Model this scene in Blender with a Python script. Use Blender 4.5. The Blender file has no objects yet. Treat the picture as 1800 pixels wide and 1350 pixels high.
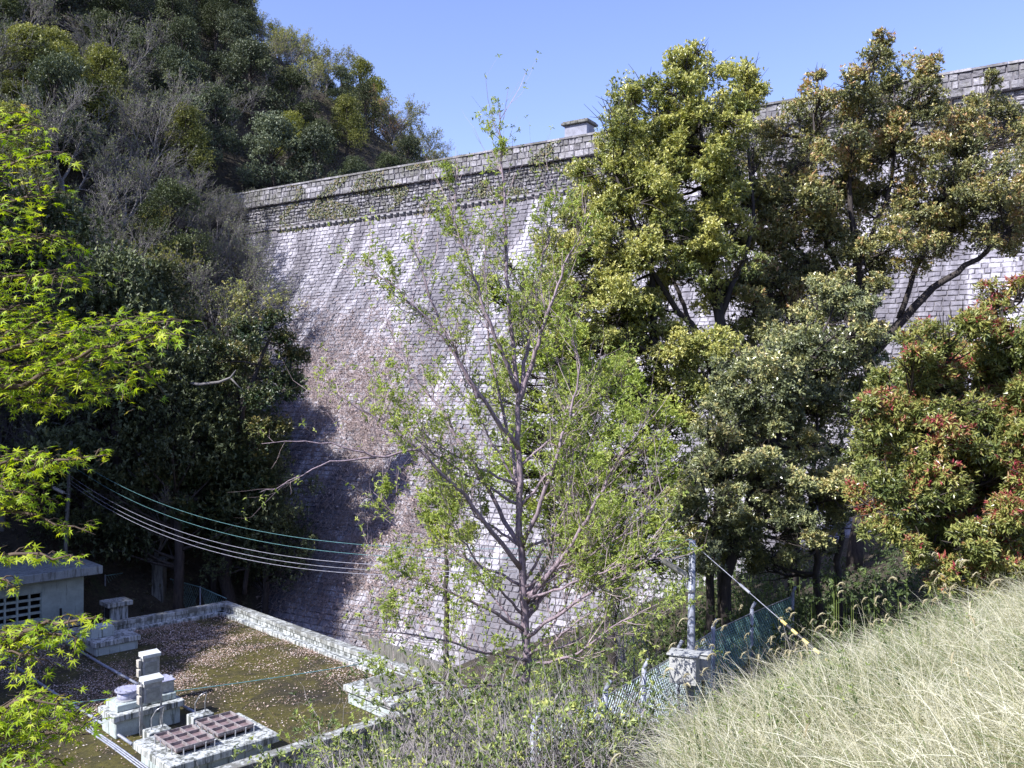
import bpy, math
import numpy as np
from mathutils import Vector
C = bpy.context.scene.collection
sc = bpy.context.scene
rad = math.radians
# ------------------------------------------------------------ camera, sky, sun
F = 1559.0                      # focal length in photo pixels (1800 wide)
PITCH = math.atan(15 / F)
cam_d = bpy.data.cameras.new('camera'); cam = bpy.data.objects.new('camera', cam_d); C.objects.link(cam)
cam_d.sensor_width = 36; cam_d.lens = 36 * F / 1800; cam_d.clip_start = 0.1; cam_d.clip_end = 2000
cam.location = (0, 0, 0); cam.rotation_euler = (math.pi / 2 + PITCH, 0, 0)
sc.camera = cam
SUN_EL = 43.0
SUN_AZ = np.array([-0.80, -0.60])
w = bpy.data.worlds.new('World'); sc.world = w; w.use_nodes = True
nt = w.node_tree; bg = nt.nodes['Background']
sky = nt.nodes.new('ShaderNodeTexSky'); sky.sky_type = 'NISHITA'; sky.sun_disc = False
sky.sun_elevation = rad(SUN_EL); sky.sun_rotation = math.atan2(SUN_AZ[0], SUN_AZ[1]) % (2 * math.pi)
sky.air_density = 1.0; sky.dust_density = 0.6; sky.ozone_density = 3.0
tint = nt.nodes.new('ShaderNodeMix'); tint.data_type = 'RGBA'; tint.blend_type = 'MULTIPLY'
tint.inputs[0].default_value = 1; tint.inputs[7].default_value = (1.20, 1.05, 1.28, 1)
nt.links.new(sky.outputs[0], tint.inputs[6]); nt.links.new(tint.outputs[2], bg.inputs[0])
bg.inputs[1].default_value = 0.13
sl = bpy.data.lights.new('sun', 'SUN'); so = bpy.data.objects.new('sun', sl); C.objects.link(so)
sl.energy = 5.0; sl.angle = rad(0.5); sl.color = (1.0, 0.965, 0.95)
sv = Vector((SUN_AZ[0] * math.cos(rad(SUN_EL)), SUN_AZ[1] * math.cos(rad(SUN_EL)), math.sin(rad(SUN_EL))))
so.rotation_euler = sv.to_track_quat('Z', 'Y').to_euler(); so.location = (-20, -20, 60)
sc.view_settings.view_transform = 'Standard'; sc.view_settings.look = 'None'
sc.view_settings.exposure = 0.82; sc.view_settings.gamma = 1
try:
    sc.cycles.max_bounces = 6; sc.cycles.transparent_max_bounces = 4
except Exception: pass

# ------------------------------------------------------------ helpers
def at(px, py, Y):
    """world point whose image is (px,py) of the 1800x1350 photograph at forward distance Y"""
    a = (px - 900) / F; b = -(py - 675) / F
    cp, sp = math.cos(PITCH), math.sin(PITCH)
    dy = cp - b * sp; dz = sp + b * cp
    return np.array([a / dy * Y, Y, dz / dy * Y])
def on_z(px, py, z):
    p = at(px, py, 1.0); return p * (z / p[2])
def proj(p):
    x, y, z = p; cp, sp = math.cos(PITCH), math.sin(PITCH)
    f = y * cp + z * sp; u = -y * sp + z * cp
    return 900 + F * x / f, 675 - F * u / f

class Acc:
    def __init__(s): s.v = []; s.q = []; s.t = []; s.a = []; s.n = 0
    def add(s, v, q=None, t=None, a=0.5):
        v = np.asarray(v, float).reshape(-1, 3)
        if q is not None and len(q): s.q.append(np.asarray(q, np.int64).reshape(-1, 4) + s.n)
        if t is not None and len(t): s.t.append(np.asarray(t, np.int64).reshape(-1, 3) + s.n)
        s.v.append(v); s.a.append(np.broadcast_to(np.asarray(a, float), (len(v),))); s.n += len(v)
    def mesh(s, name):
        me = bpy.data.meshes.new(name)
        v = np.concatenate(s.v); a = np.concatenate(s.a)
        q = np.concatenate(s.q) if s.q else np.zeros((0, 4), int)
        t = np.concatenate(s.t) if s.t else np.zeros((0, 3), int)
        me.vertices.add(len(v)); me.vertices.foreach_set('co', v.astype(np.float32).ravel())
        me.loops.add(q.size + t.size)
        me.loops.foreach_set('vertex_index', np.concatenate([q.ravel(), t.ravel()]).astype(np.int32))
        me.polygons.add(len(q) + len(t))
        st = np.concatenate([np.arange(len(q)) * 4, q.size + np.arange(len(t)) * 3]).astype(np.int32)
        me.polygons.foreach_set('loop_start', st)
        me.update(calc_edges=True)
        at_ = me.attributes.new('rnd', 'FLOAT', 'POINT'); at_.data.foreach_set('value', a.astype(np.float32))
        return me
def link(name, me, mat, parent=None, smooth=False):
    me.polygons.foreach_set('use_smooth', np.full(len(me.polygons), bool(smooth)))
    o = bpy.data.objects.new(name, me); C.objects.link(o)
    if mat: me.materials.append(mat)
    if parent: o.parent = parent
    return o
def obj(name, acc, mat, parent=None, smooth=False): return link(name, acc.mesh(name), mat, parent, smooth)
def thing(name, label, cat, loc=(0, 0, 0), rz=0, group=None):
    o = bpy.data.objects.new(name, None); C.objects.link(o)
    o.location = tuple(float(c) for c in loc); o.rotation_euler = (0, 0, rz); o['label'] = label; o['category'] = cat
    if group: o['group'] = group
    return o
def tag(o, label, cat, group=None, kind=None):
    o['label'] = label; o['category'] = cat
    if group: o['group'] = group
    if kind: o['kind'] = kind
    return o
def dup(root, loc, rz, label, group=None, sc_=(1, 1, 1)):
    r = root.copy(); C.objects.link(r); r.location = tuple(float(c) for c in loc); r.rotation_euler = (0, 0, rz)
    r.scale = sc_; r['label'] = label
    if group: r['group'] = group
    for ch in list(root.children):
        c = ch.copy(); C.objects.link(c); c.parent = r
        for g in ch.children:
            d = g.copy(); C.objects.link(d); d.parent = c
    return r

BOXQ = np.array([[0, 1, 3, 2], [4, 6, 7, 5], [0, 4, 5, 1], [2, 3, 7, 6], [0, 2, 6, 4], [1, 5, 7, 3]])
def box(acc, x0, x1, y0, y1, z0, z1, bev=0.012, a=0.5):
    """box with chamfered edges"""
    b = min(bev, (x1 - x0) * .3, (y1 - y0) * .3, (z1 - z0) * .3)
    vs = []; X = (x0, x1); Y = (y0, y1); Z = (z0, z1)
    for i in (0, 1):
        for j in (0, 1):
            for k in (0, 1):
                sx, sy, sz = (1 if i == 0 else -1), (1 if j == 0 else -1), (1 if k == 0 else -1)
                vs += [(X[i], Y[j] + sy * b, Z[k] + sz * b), (X[i] + sx * b, Y[j], Z[k] + sz * b), (X[i] + sx * b, Y[j] + sy * b, Z[k])]
    c = lambda i, j, k, ax: (i * 4 + j * 2 + k) * 3 + ax
    q = []; t = []
    for i in (0, 1):
        fx = [c(i, 0, 0, 0), c(i, 1, 0, 0), c(i, 1, 1, 0), c(i, 0, 1, 0)]
        fy = [c(0, i, 0, 1), c(1, i, 0, 1), c(1, i, 1, 1), c(0, i, 1, 1)]
        fz = [c(0, 0, i, 2), c(1, 0, i, 2), c(1, 1, i, 2), c(0, 1, i, 2)]
        q += [fx if i else fx[::-1], fy[::-1] if i else fy, fz if i else fz[::-1]]
    for i in (0, 1):
        for j in (0, 1):
            q.append([c(0, i, j, 1), c(0, i, j, 2), c(1, i, j, 2), c(1, i, j, 1)])
            q.append([c(i, 0, j, 0), c(i, 0, j, 2), c(i, 1, j, 2), c(i, 1, j, 0)])
            q.append([c(i, j, 0, 0), c(i, j, 0, 1), c(i, j, 1, 1), c(i, j, 1, 0)])
            for k in (0, 1): t.append([c(i, j, k, 0), c(i, j, k, 1), c(i, j, k, 2)])
    acc.add(vs, q, t, a)
def tube(acc, pts, r, n=8, a=0.5, cap=True):
    pts = np.asarray(pts, float); m = len(pts); r = np.broadcast_to(np.asarray(r, float), (m,))
    d = np.gradient(pts, axis=0); d /= np.linalg.norm(d, axis=1)[:, None] + 1e-9
    ref = np.array([0, 0, 1.0]) if abs(d[0][2]) < .9 else np.array([1.0, 0, 0])
    vs = []; ang = np.arange(n) * 2 * np.pi / n
    u = ref - d[0] * ref.dot(d[0]); u /= np.linalg.norm(u)
    for i in range(m):
        u = u - d[i] * u.dot(d[i]); u /= np.linalg.norm(u) + 1e-9; w_ = np.cross(d[i], u)
        vs.append(pts[i] + r[i] * (np.cos(ang)[:, None] * u + np.sin(ang)[:, None] * w_))
    v = np.concatenate(vs); i = np.arange(m - 1)[:, None] * n; j = np.arange(n)[None]
    q = np.stack([i + j, i + (j + 1) % n, i + n + (j + 1) % n, i + n + j], -1).reshape(-1, 4)
    t = []
    if cap:
        v = np.concatenate([v, pts[:1], pts[-1:]]); b = m * n
        for k in range(n):
            t.append([b, (k + 1) % n, k]); t.append([b + 1, (m - 1) * n + k, (m - 1) * n + (k + 1) % n])
    acc.add(v, q, t, a)
def prisms(acc, P0, P1, r0, r1, n=3, a=0.5):
    """many tapering sticks at once"""
    P0 = np.asarray(P0, float); P1 = np.asarray(P1, float); N = len(P0)
    if N == 0: return
    r0 = np.broadcast_to(r0, (N,)); r1 = np.broadcast_to(r1, (N,)); a = np.broadcast_to(a, (N,))
    d = P1 - P0; d = d / (np.linalg.norm(d, axis=1)[:, None] + 1e-9)
    ref = np.where(np.abs(d[:, 2:3]) < .8, np.array([[0, 0, 1.0]]), np.array([[1.0, 0, 0]]))
    u = np.cross(d, ref); u /= np.linalg.norm(u, axis=1)[:, None]; w_ = np.cross(d, u)
    ang = np.arange(n) * 2 * np.pi / n
    off = np.cos(ang)[None, :, None] * u[:, None] + np.sin(ang)[None, :, None] * w_[:, None]
    v = np.concatenate([P0[:, None] + off * r0[:, None, None], P1[:, None] + off * r1[:, None, None]], 1)
    b = (np.arange(N) * 2 * n)[:, None, None]; j = np.arange(n)
    q = b + np.stack([j, (j + 1) % n, n + (j + 1) % n, n + j], -1)[None]
    acc.add(v.reshape(-1, 3), q.reshape(-1, 4), None, np.repeat(a, 2 * n))
def unit(v): return v / (np.linalg.norm(v, axis=-1, keepdims=True) + 1e-9)
def leaves(acc, pos, d, up, L, wr=0.42, a=0.5, droop=0.15):
    """rhombic, slightly folded leaves: base, two sides, tip"""
    N = len(pos); d = unit(d); s = unit(np.cross(d, up)); n = np.cross(s, d)
    L = np.broadcast_to(L, (N,))[:, None]; a = np.broadcast_to(a, (N,))
    mid = pos + d * L * .45; tip = pos + d * L - n * L * droop
    v = np.stack([pos, mid - s * L * wr * .5 + n * L * .06, tip, mid + s * L * wr * .5 + n * L * .06], 1)
    b = (np.arange(N) * 4)[:, None]
    t = np.concatenate([b + np.array([[0, 1, 2]]), b + np.array([[0, 2, 3]])], 0)
    acc.add(v.reshape(-1, 3), None, t, np.repeat(a, 4))
def tufts(acc, rng, pos, out, k, L, wr=.42, a=None, spread=1.0, droop=.15, upb=.35):
    """rosettes of k leaves radiating from each twig tip"""
    N = len(pos); P = np.repeat(pos, k, 0); O = unit(np.repeat(out, k, 0))
    d = O * .6 + rng.normal(size=(N * k, 3)) * spread * .7 + np.array([0, 0, upb])
    up = unit(np.array([-.25, -.3, 1.0]) + rng.normal(size=(N * k, 3)) * .45 + O * .3)
    if a is None: a = rng.random(N)
    A = np.clip(np.repeat(a, k) + rng.normal(size=N * k) * .07, 0, 1)
    leaves(acc, P + rng.normal(size=P.shape) * L * .15, d, up, L * rng.uniform(.65, 1.25, N * k), wr, A, droop)
def clump_pts(rng, c, r, n, flat=.75, shell=.5):
    v = unit(rng.normal(size=(n, 3))); v[:, 2] += .25; v = unit(v)
    rr = (shell + (1 - shell) * rng.random(n)) ** .6
    wob = 1 + .22 * np.sin(v[:, 0] * 5 + c[0]) * np.cos(v[:, 1] * 4 + c[2] * 2) + .12 * rng.normal(size=n)
    p = v * (r * rr * wob)[:, None]; p[:, 2] *= flat
    return c + p, v
def bezier(p0, p1, sag, m, rng=None, wob=0):
    t = np.linspace(0, 1, m)[:, None]; p = p0 + (p1 - p0) * t; p = p + np.asarray(sag) * (4 * t * (1 - t))
    if rng is not None:
        n_ = rng.normal(size=(m, 3)) * wob; n_[0] = 0; n_[-1] = 0; p = p + n_
    return p

# ------------------------------------------------------------ materials
def nodes(name):
    m = bpy.data.materials.new(name); m.use_nodes = True; n = m.node_tree
    return m, n, n.nodes['Principled BSDF'], n.nodes['Material Output']
def ramp(n, stops, interp='LINEAR'):
    r = n.nodes.new('ShaderNodeValToRGB'); e = r.color_ramp.elements; r.color_ramp.interpolation = interp
    while len(e) > 1: e.remove(e[-1])
    e[0].position = stops[0][0]; e[0].color = (*stops[0][1], 1)
    for p, c in stops[1:]:
        k = e.new(p); k.color = (*c, 1)
    return r
def noise(n, scale, detail=4, rough=.55, vec=None, stretch=None, coord='Object', dist=0):
    t = n.nodes.new('ShaderNodeTexNoise'); t.inputs['Scale'].default_value = scale; t.inputs['Detail'].default_value = detail
    t.inputs['Roughness'].default_value = rough; t.inputs['Distortion'].default_value = dist
    tc = n.nodes.new('ShaderNodeTexCoord'); src = tc.outputs[coord] if vec is None else vec
    if stretch:
        mp = n.nodes.new('ShaderNodeMapping'); mp.inputs['Scale'].default_value = stretch
        n.links.new(src, mp.inputs[0]); src = mp.outputs[0]
    n.links.new(src, t.inputs['Vector']); return t
def mixc(n, fac, a, b, mode='MIX'):
    m = n.nodes.new('ShaderNodeMix'); m.data_type = 'RGBA'; m.blend_type = mode
    for s, v in ((0, fac), (6, a), (7, b)):
        if hasattr(v, 'links'): n.links.new(v, m.inputs[s])
        elif s == 0: m.inputs[0].default_value = v
        else: m.inputs[s].default_value = (*v, 1)
    return m.outputs[2]
def bump(n, bs, h, strength, dist=.02):
    b = n.nodes.new('ShaderNodeBump'); b.inputs['Strength'].default_value = strength; b.inputs['Distance'].default_value = dist
    n.links.new(h, b.inputs['Height']); n.links.new(b.outputs[0], bs.inputs['Normal'])
def attr(n, name='rnd'):
    a = n.nodes.new('ShaderNodeAttribute'); a.attribute_name = name; return a.outputs['Fac']
def leaf_mat(name, stops, rough=.42, trans=.3, var=.0, spec=.5):
    m, n, bs, out = nodes(name)
    r = ramp(n, stops); n.links.new(attr(n), r.inputs[0]); col = r.outputs[0]
    if var:
        oi = n.nodes.new('ShaderNodeObjectInfo')
        hs = n.nodes.new('ShaderNodeHueSaturation'); n.links.new(col, hs.inputs['Color'])
        mr = n.nodes.new('ShaderNodeMapRange'); mr.inputs[3].default_value = 1 - var; mr.inputs[4].default_value = 1 + var
        n.links.new(oi.outputs['Random'], mr.inputs[0]); n.links.new(mr.outputs[0], hs.inputs['Value'])
        col = hs.outputs[0]
    n.links.new(col, bs.inputs['Base Color']); bs.inputs['Roughness'].default_value = rough
    bs.inputs['Specular IOR Level'].default_value = spec
    tr = n.nodes.new('ShaderNodeBsdfTranslucent')
    n.links.new(mixc(n, 1.0, col, (1.0, 1.0, .45), 'MULTIPLY'), tr.inputs[0])
    mx = n.nodes.new('ShaderNodeMixShader'); mx.inputs[0].default_value = trans
    n.links.new(bs.outputs[0], mx.inputs[1]); n.links.new(tr.outputs[0], mx.inputs[2]); n.links.new(mx.outputs[0], out.inputs[0])
    return m
def bark_mat(name, c0, c1, scale=14):
    m, n, bs, out = nodes(name); t = noise(n, scale, 5, .65, stretch=(1, 1, .25))
    r = ramp(n, [(.3, c0), (.7, c1)]); n.links.new(t.outputs[0], r.inputs[0]); n.links.new(r.outputs[0], bs.inputs['Base Color'])
    bs.inputs['Roughness'].default_value = .85; bump(n, bs, t.outputs[0], .6, .02); return m
def concrete_mat(name, base, stain, amount=.5, scale=1.0, moss=None):
    m, n, bs, out = nodes(name)
    a = noise(n, 2.2 * scale, 6, .65); b = noise(n, 3.5 * scale, 5, .7, stretch=(2.2, 2.2, .28)); c = noise(n, 45, 4, .6)
    r1 = ramp(n, [(.35, tuple(x * .72 for x in base)), (.62, base)]); n.links.new(a.outputs[0], r1.inputs[0])
    r2 = ramp(n, [(.62 - amount * .28, (0, 0, 0)), (.74 - amount * .22, (1, 1, 1))]); n.links.new(b.outputs[0], r2.inputs[0])
    col = mixc(n, r2.outputs[0], r1.outputs[0], stain)
    if moss:
        d = noise(n, 1.1, 6, .7, dist=.5); r3 = ramp(n, [(.52, (0, 0, 0)), (.6, (1, 1, 1))]); n.links.new(d.outputs[0], r3.inputs[0])
        col = mixc(n, r3.outputs[0], col, moss)
    r4 = ramp(n, [(.3, (.8, .8, .8)), (.7, (1.05, 1.05, 1.05))]); n.links.new(c.outputs[0], r4.inputs[0])
    col = mixc(n, 1.0, col, r4.outputs[0], 'MULTIPLY')
    n.links.new(col, bs.inputs['Base Color']); bs.inputs['Roughness'].default_value = .88
    bump(n, bs, c.outputs[0], .4, .01); return m
def plain_mat(name, col, rough=.5, metal=0, dirt=.25, scale=6):
    m, n, bs, out = nodes(name); t = noise(n, scale, 6, .65)
    r = ramp(n, [(.35, tuple(c * (1 - dirt) * .8 for c in col)), (.6, col)]); n.links.new(t.outputs[0], r.inputs[0])
    n.links.new(r.outputs[0], bs.inputs['Base Color']); bs.inputs['Roughness'].default_value = rough; bs.inputs['Metallic'].default_value = metal
    return m

M = {}
def stone_mat(name, cols, streak=True, dark=(.10, .095, .11)):
    m, n, bs, out = nodes(name)
    r = ramp(n, cols); n.links.new(attr(n), r.inputs[0]); col = r.outputs[0]
    g = n.nodes.new('ShaderNodeNewGeometry')
    fine = noise(n, 9, 6, .7, coord='Object')
    rf = ramp(n, [(.32, (.55, .55, .56)), (.6, (1.08, 1.08, 1.08))]); n.links.new(fine.outputs[0], rf.inputs[0])
    col = mixc(n, 1.0, col, rf.outputs[0], 'MULTIPLY')
    if streak:
        # lime runs and dark weathering that follow the fall line of the face (uv = along, down)
        uv = n.nodes.new('ShaderNodeUVMap'); uv.uv_map = 'face'
        s1 = noise(n, 1, 6, .62, vec=uv.outputs[0], stretch=(.9, .11, 1)); s2 = noise(n, 1, 5, .6, vec=uv.outputs[0], stretch=(.06, .10, 1))
        ra = ramp(n, [(.53, (0, 0, 0)), (.60, (1, 1, 1))]); n.links.new(s1.outputs[0], ra.inputs[0])
        ms = n.nodes.new('ShaderNodeMath'); ms.operation = 'MULTIPLY'; ms.inputs[1].default_value = .8; n.links.new(ra.outputs[0], ms.inputs[0]); col = mixc(n, ms.outputs[0], col, (.60, .585, .63))
        s3 = noise(n, 1, 6, .65, vec=uv.outputs[0], stretch=(.30, .06, 1), dist=.3)
        rb = ramp(n, [(.46, (0, 0, 0)), (.58, (.8, .8, .8))]); n.links.new(s3.outputs[0], rb.inputs[0])
        col = mixc(n, rb.outputs[0], col, dark)
    else:
        s2 = noise(n, .8, 6, .65)
        rb = ramp(n, [(.46, (0, 0, 0)), (.62, (.85, .85, .85))]); n.links.new(s2.outputs[0], rb.inputs[0])
        col = mixc(n, rb.outputs[0], col, dark)
    n.links.new(col, bs.inputs['Base Color']); bs.inputs['Roughness'].default_value = .9
    bump(n, bs, fine.outputs[0], .8, .05); return m
M['stone'] = stone_mat('granite_face', [(0, (.23, .22, .25)), (.5, (.33, .32, .355)), (1, (.43, .42, .455))])
M['stone_band'] = stone_mat('granite_band', [(0, (.16, .155, .165)), (.5, (.27, .265, .28)), (1, (.40, .39, .41))], False, (.12, .12, .10))
M['joint'] = plain_mat('mortar_joint', (.19, .18, .195), .95)
M['corbel'] = stone_mat('corbel_stone', [(0, (.22, .22, .22)), (1, (.42, .41, .42))], False, (.12, .12, .11))
M['conc'] = concrete_mat('weathered_concrete', (.62, .66, .66), (.10, .11, .10), .7)
M['conc_blue'] = concrete_mat('painted_concrete', (.50, .58, .58), (.12, .14, .12), .35)
M['conc_top'] = concrete_mat('concrete_top', (.52, .55, .54), (.13, .135, .12), .7, moss=(.16, .165, .15))
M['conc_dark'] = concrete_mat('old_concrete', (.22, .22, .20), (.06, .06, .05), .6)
M['hutwall'] = concrete_mat('hut_render', (.46, .54, .49), (.2, .23, .2), .15)
M['metal'] = plain_mat('grey_paint', (.46, .48, .49), .5, .0, .25, 9)
M['boxgrey'] = plain_mat('box_paint', (.50, .51, .50), .55, 0, .15, 4)
M['hood'] = plain_mat('pale_hood', (.62, .66, .66), .6, 0, .2)
M['galv'] = plain_mat('galvanised', (.55, .57, .62), .4, .6, .3, 12)
M['pipe'] = plain_mat('pipe_paint', (.34, .37, .45), .45, 0, .3)
M['rust'] = plain_mat('rusty_cover', (.24, .175, .18), .75, .1, .45, 7)
M['ribs'] = plain_mat('rib_metal', (.36, .33, .34), .6, .3, .4, 9)
M['blue_metal'] = plain_mat('pale_blue_metal', (.52, .54, .72), .35, .2, .25)
M['dark'] = plain_mat('dark_void', (.02, .018, .016), .9)
M['cable'] = plain_mat('cable_sheath', (.34, .35, .42), .35)
M['teal'] = plain_mat('teal_rope', (.13, .30, .32), .6)
M['lampm'] = plain_mat('lamp_shell', (.55, .53, .48), .5)
M['yellow'] = plain_mat('yellow_guard', (.75, .60, .20), .5)
M['black'] = plain_mat('black_guard', (.03, .03, .035), .5)
M['chain'] = plain_mat('fence_wire', (.62, .76, .80), .5, .0, .1)
M['chain_d'] = plain_mat('fence_wire_green', (.22, .42, .42), .6, .0, .2)
M['bark_grey'] = bark_mat('grey_pink_bark', (.13, .10, .115), (.38, .30, .34), 30)
M['bark_dark'] = bark_mat('dark_bark', (.018, .015, .014), (.075, .062, .055))
M['twig'] = bark_mat('pale_twig', (.20, .185, .185), (.36, .33, .335), 5)
M['twig_hill'] = bark_mat('hill_twig', (.10, .095, .09), (.24, .225, .22), 5)
M['twig_pink'] = bark_mat('pink_twig', (.26, .20, .205), (.46, .37, .38), 8)
M['maple_bark'] = bark_mat('maple_bark', (.05, .035, .025), (.13, .09, .06))
M['maple'] = leaf_mat('maple_leaf', [(0, (.16, .30, .012)), (.5, (.36, .50, .02)), (.9, (.58, .66, .04)), (1, (.50, .35, .06))], .5, .5)
M['camphor'] = leaf_mat('camphor_leaf', [(0, (.07, .10, .04)), (.35, (.18, .22, .075)), (.65, (.42, .44, .13)), (1, (.64, .61, .22))], .33, .25)
M['camphor_rust'] = leaf_mat('reddish_camphor_leaf', [(0, (.07, .085, .045)), (.4, (.17, .19, .085)), (.65, (.32, .32, .12)), (.85, (.48, .43, .17)), (1, (.50, .30, .16))], .33, .2)
M['glossy'] = leaf_mat('glossy_leaf', [(0, (.07, .09, .05)), (.5, (.19, .22, .115)), (.78, (.40, .42, .18)), (1, (.58, .50, .23))], .28, .18)
M['photinia'] = leaf_mat('photinia_leaf', [(0, (.06, .09, .035)), (.4, (.18, .22, .065)), (.78, (.40, .40, .12)), (.88, (.36, .21, .09)), (1, (.34, .06, .08))], .3, .25)
M['lime'] = leaf_mat('lime_leaf', [(0, (0.163, 0.25, 0.0438)), (.5, (0.325, 0.425, 0.075)), (1, (0.55, 0.6, 0.138))], .45, .4)
M['budleaf'] = leaf_mat('bud_leaf', [(0, (.22, .30, .07)), (.6, (.40, .50, .12)), (1, (.55, .60, .20))], .5, .45)
M['ever'] = leaf_mat('forest_evergreen', [(0, (.04, .055, .028)), (.6, (.10, .125, .055)), (1, (.21, .23, .10))], .5, .12, .3, .3)
M['ever_blue'] = leaf_mat('forest_bluish', [(0, (0.06, 0.0816, 0.054)), (.6, (0.144, 0.174, 0.102)), (1, (0.264, 0.288, 0.168))], .45, .12, .25, .3)
M['ever_yel'] = leaf_mat('forest_yellow', [(0, (0.096, 0.12, 0.036)), (.5, (0.264, 0.288, 0.072)), (1, (0.552, 0.528, 0.144))], .45, .25, .25)
M['spring'] = leaf_mat('spring_leaf', [(0, (0.192, 0.228, 0.072)), (.6, (0.312, 0.336, 0.108)), (1, (0.48, 0.432, 0.168))], .5, .35, .2)
M['budding'] = leaf_mat('budding_leaf', [(0, (0.096, 0.12, 0.06)), (.6, (0.204, 0.24, 0.108)), (1, (0.336, 0.36, 0.168))], .5, .2, .2)
M['under'] = leaf_mat('understorey_leaf', [(0, (.05, .05, .035)), (.6, (.11, .105, .06)), (1, (.17, .15, .09))], .7, .1)
M['russet'] = leaf_mat('russet_leaf', [(0, (.22, .13, .08)), (.6, (.34, .20, .12)), (1, (.42, .28, .18))], .5, .3, .2)
M['shrub'] = leaf_mat('undergrowth_leaf', [(0, (.05, .08, .03)), (.5, (.14, .20, .06)), (.8, (.32, .40, .11)), (1, (.52, .54, .18))], .5, .3)
M['ivy'] = leaf_mat('ivy_leaf', [(0, (.06, .085, .03)), (.6, (.13, .15, .05)), (1, (.26, .20, .10))], .5, .2)
M['dryvine'] = leaf_mat('dry_vine', [(0, (0.22, 0.171, 0.165)), (.6, (0.396, 0.308, 0.286)), (1, (0.55, 0.462, 0.451))], .8, .15)
M['grass'] = leaf_mat('dry_grass', [(0, (.12, .19, .06)), (.28, (.20, .24, .10)), (.45, (.33, .32, .18)), (.65, (.52, .50, .35)), (1, (.72, .71, .58))], .55, .35)
M['plume'] = leaf_mat('grass_plume', [(0, (.42, .37, .22)), (1, (.68, .63, .44))], .7, .4)
M['litter'] = leaf_mat('leaf_litter', [(0, (.16, .10, .07)), (.4, (.36, .25, .19)), (.8, (.58, .47, .42)), (1, (.78, .70, .68))], .7, .1)
def ground_mat():
    m, n, bs, out = nodes('forest_floor'); a = noise(n, .6, 7, .7); b = noise(n, 7, 5, .7)
    r = ramp(n, [(.35, (.035, .03, .02)), (.55, (.07, .058, .04)), (.7, (.06, .075, .03))]); n.links.new(a.outputs[0], r.inputs[0])
    r2 = ramp(n, [(.3, (.5, .5, .5)), (.7, (1.3, 1.25, 1.2))]); n.links.new(b.outputs[0], r2.inputs[0])
    n.links.new(mixc(n, 1, r.outputs[0], r2.outputs[0], 'MULTIPLY'), bs.inputs['Base Color']); bs.inputs['Roughness'].default_value = .95
    bump(n, bs, b.outputs[0], .8, .12); return m
def roof_mat():
    m, n, bs, out = nodes('mossy_roof'); a = noise(n, .32, 6, .62, dist=.4); b = noise(n, 5, 6, .75); c = noise(n, 30, 4, .7)
    r = ramp(n, [(.34, (.028, .024, .018)), (.45, (.06, .055, .02)), (.54, (.115, .108, .018)), (.66, (.045, .04, .024))])
    n.links.new(a.outputs[0], r.inputs[0])
    r2 = ramp(n, [(.3, (.25, .24, .22)), (.7, (.95, .9, .8))]); n.links.new(b.outputs[0], r2.inputs[0])
    col = mixc(n, 1, r.outputs[0], r2.outputs[0], 'MULTIPLY')
    r3 = ramp(n, [(.62, (0, 0, 0)), (.72, (.7, .7, .7))]); n.links.new(c.outputs[0], r3.inputs[0])
    col = mixc(n, r3.outputs[0], col, (.22, .18, .13))
    n.links.new(col, bs.inputs['Base Color']); bs.inputs['Roughness'].default_value = .7
    bump(n, bs, b.outputs[0], .5, .04); return m
M['ground'] = ground_mat(); M['roof'] = roof_mat()

# ------------------------------------------------------------ terrain
def sp(x, k=1.0): return np.log1p(np.exp(np.clip(x / k, -30, 30))) * k
def G(x, y):
    x = np.asarray(x, float); y = np.asarray(y, float)
    xs = np.where(x > 14, 14 + (x - 14) * .3, x)
    near = -1.7 + .33 * np.maximum(xs, -30) - .28 * y - .20 * (sp(y - 9.5, .6) - sp(y - 15, .6)) + .075 * sp(y - 15, .6)
    A = -12.5 + ((x + 14) * -.707 + (y - 44) * .707)
    B = 17.3 - .80 * x
    hill = np.minimum(A, B); hill = np.minimum(hill, 60 + 0 * x)
    Cc = -10.5 + (1.05 + .65 * np.clip((42 - y) / 6, 0, 1)) * (-x - 25); Cc = np.where(x < -25, np.minimum(Cc, 24), -99)  # left bank out of view, steepened to keep sun off the valley
    z = np.maximum(np.maximum(near, -12.3), np.maximum(hill, Cc))
    z = np.where((y > 36) & (x > -14) , np.maximum(np.maximum(near, -12.3), hill), z)
    return z + .12 * np.sin(x * .9 + 1.3 * np.sin(y * .45)) * np.cos(y * .8) + .05 * np.sin(3.1 * x) * np.cos(2.7 * y)
def terrain():
    a = Acc()
    x = np.concatenate([np.linspace(-140, -60, 20)[:-1], np.linspace(-60, 40, 201)[:-1], np.linspace(40, 140, 20)])
    y = np.concatenate([np.linspace(-60, 0, 20)[:-1], np.linspace(0, 30, 121)[:-1], np.linspace(30, 120, 91)[:-1], np.linspace(120, 420, 30)])
    X, Y = np.meshgrid(x, y); Z = G(X, Y); n = len(x)
    i = (np.arange(len(y) - 1)[:, None] * n + np.arange(n - 1)[None]).ravel()
    a.add(np.stack([X.ravel(), Y.ravel(), Z.ravel()], -1), np.stack([i, i + 1, i + n + 1, i + n], -1))
    o = obj('ground', a, M['ground'], smooth=True); o['kind'] = 'structure'
terrain()

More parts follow.
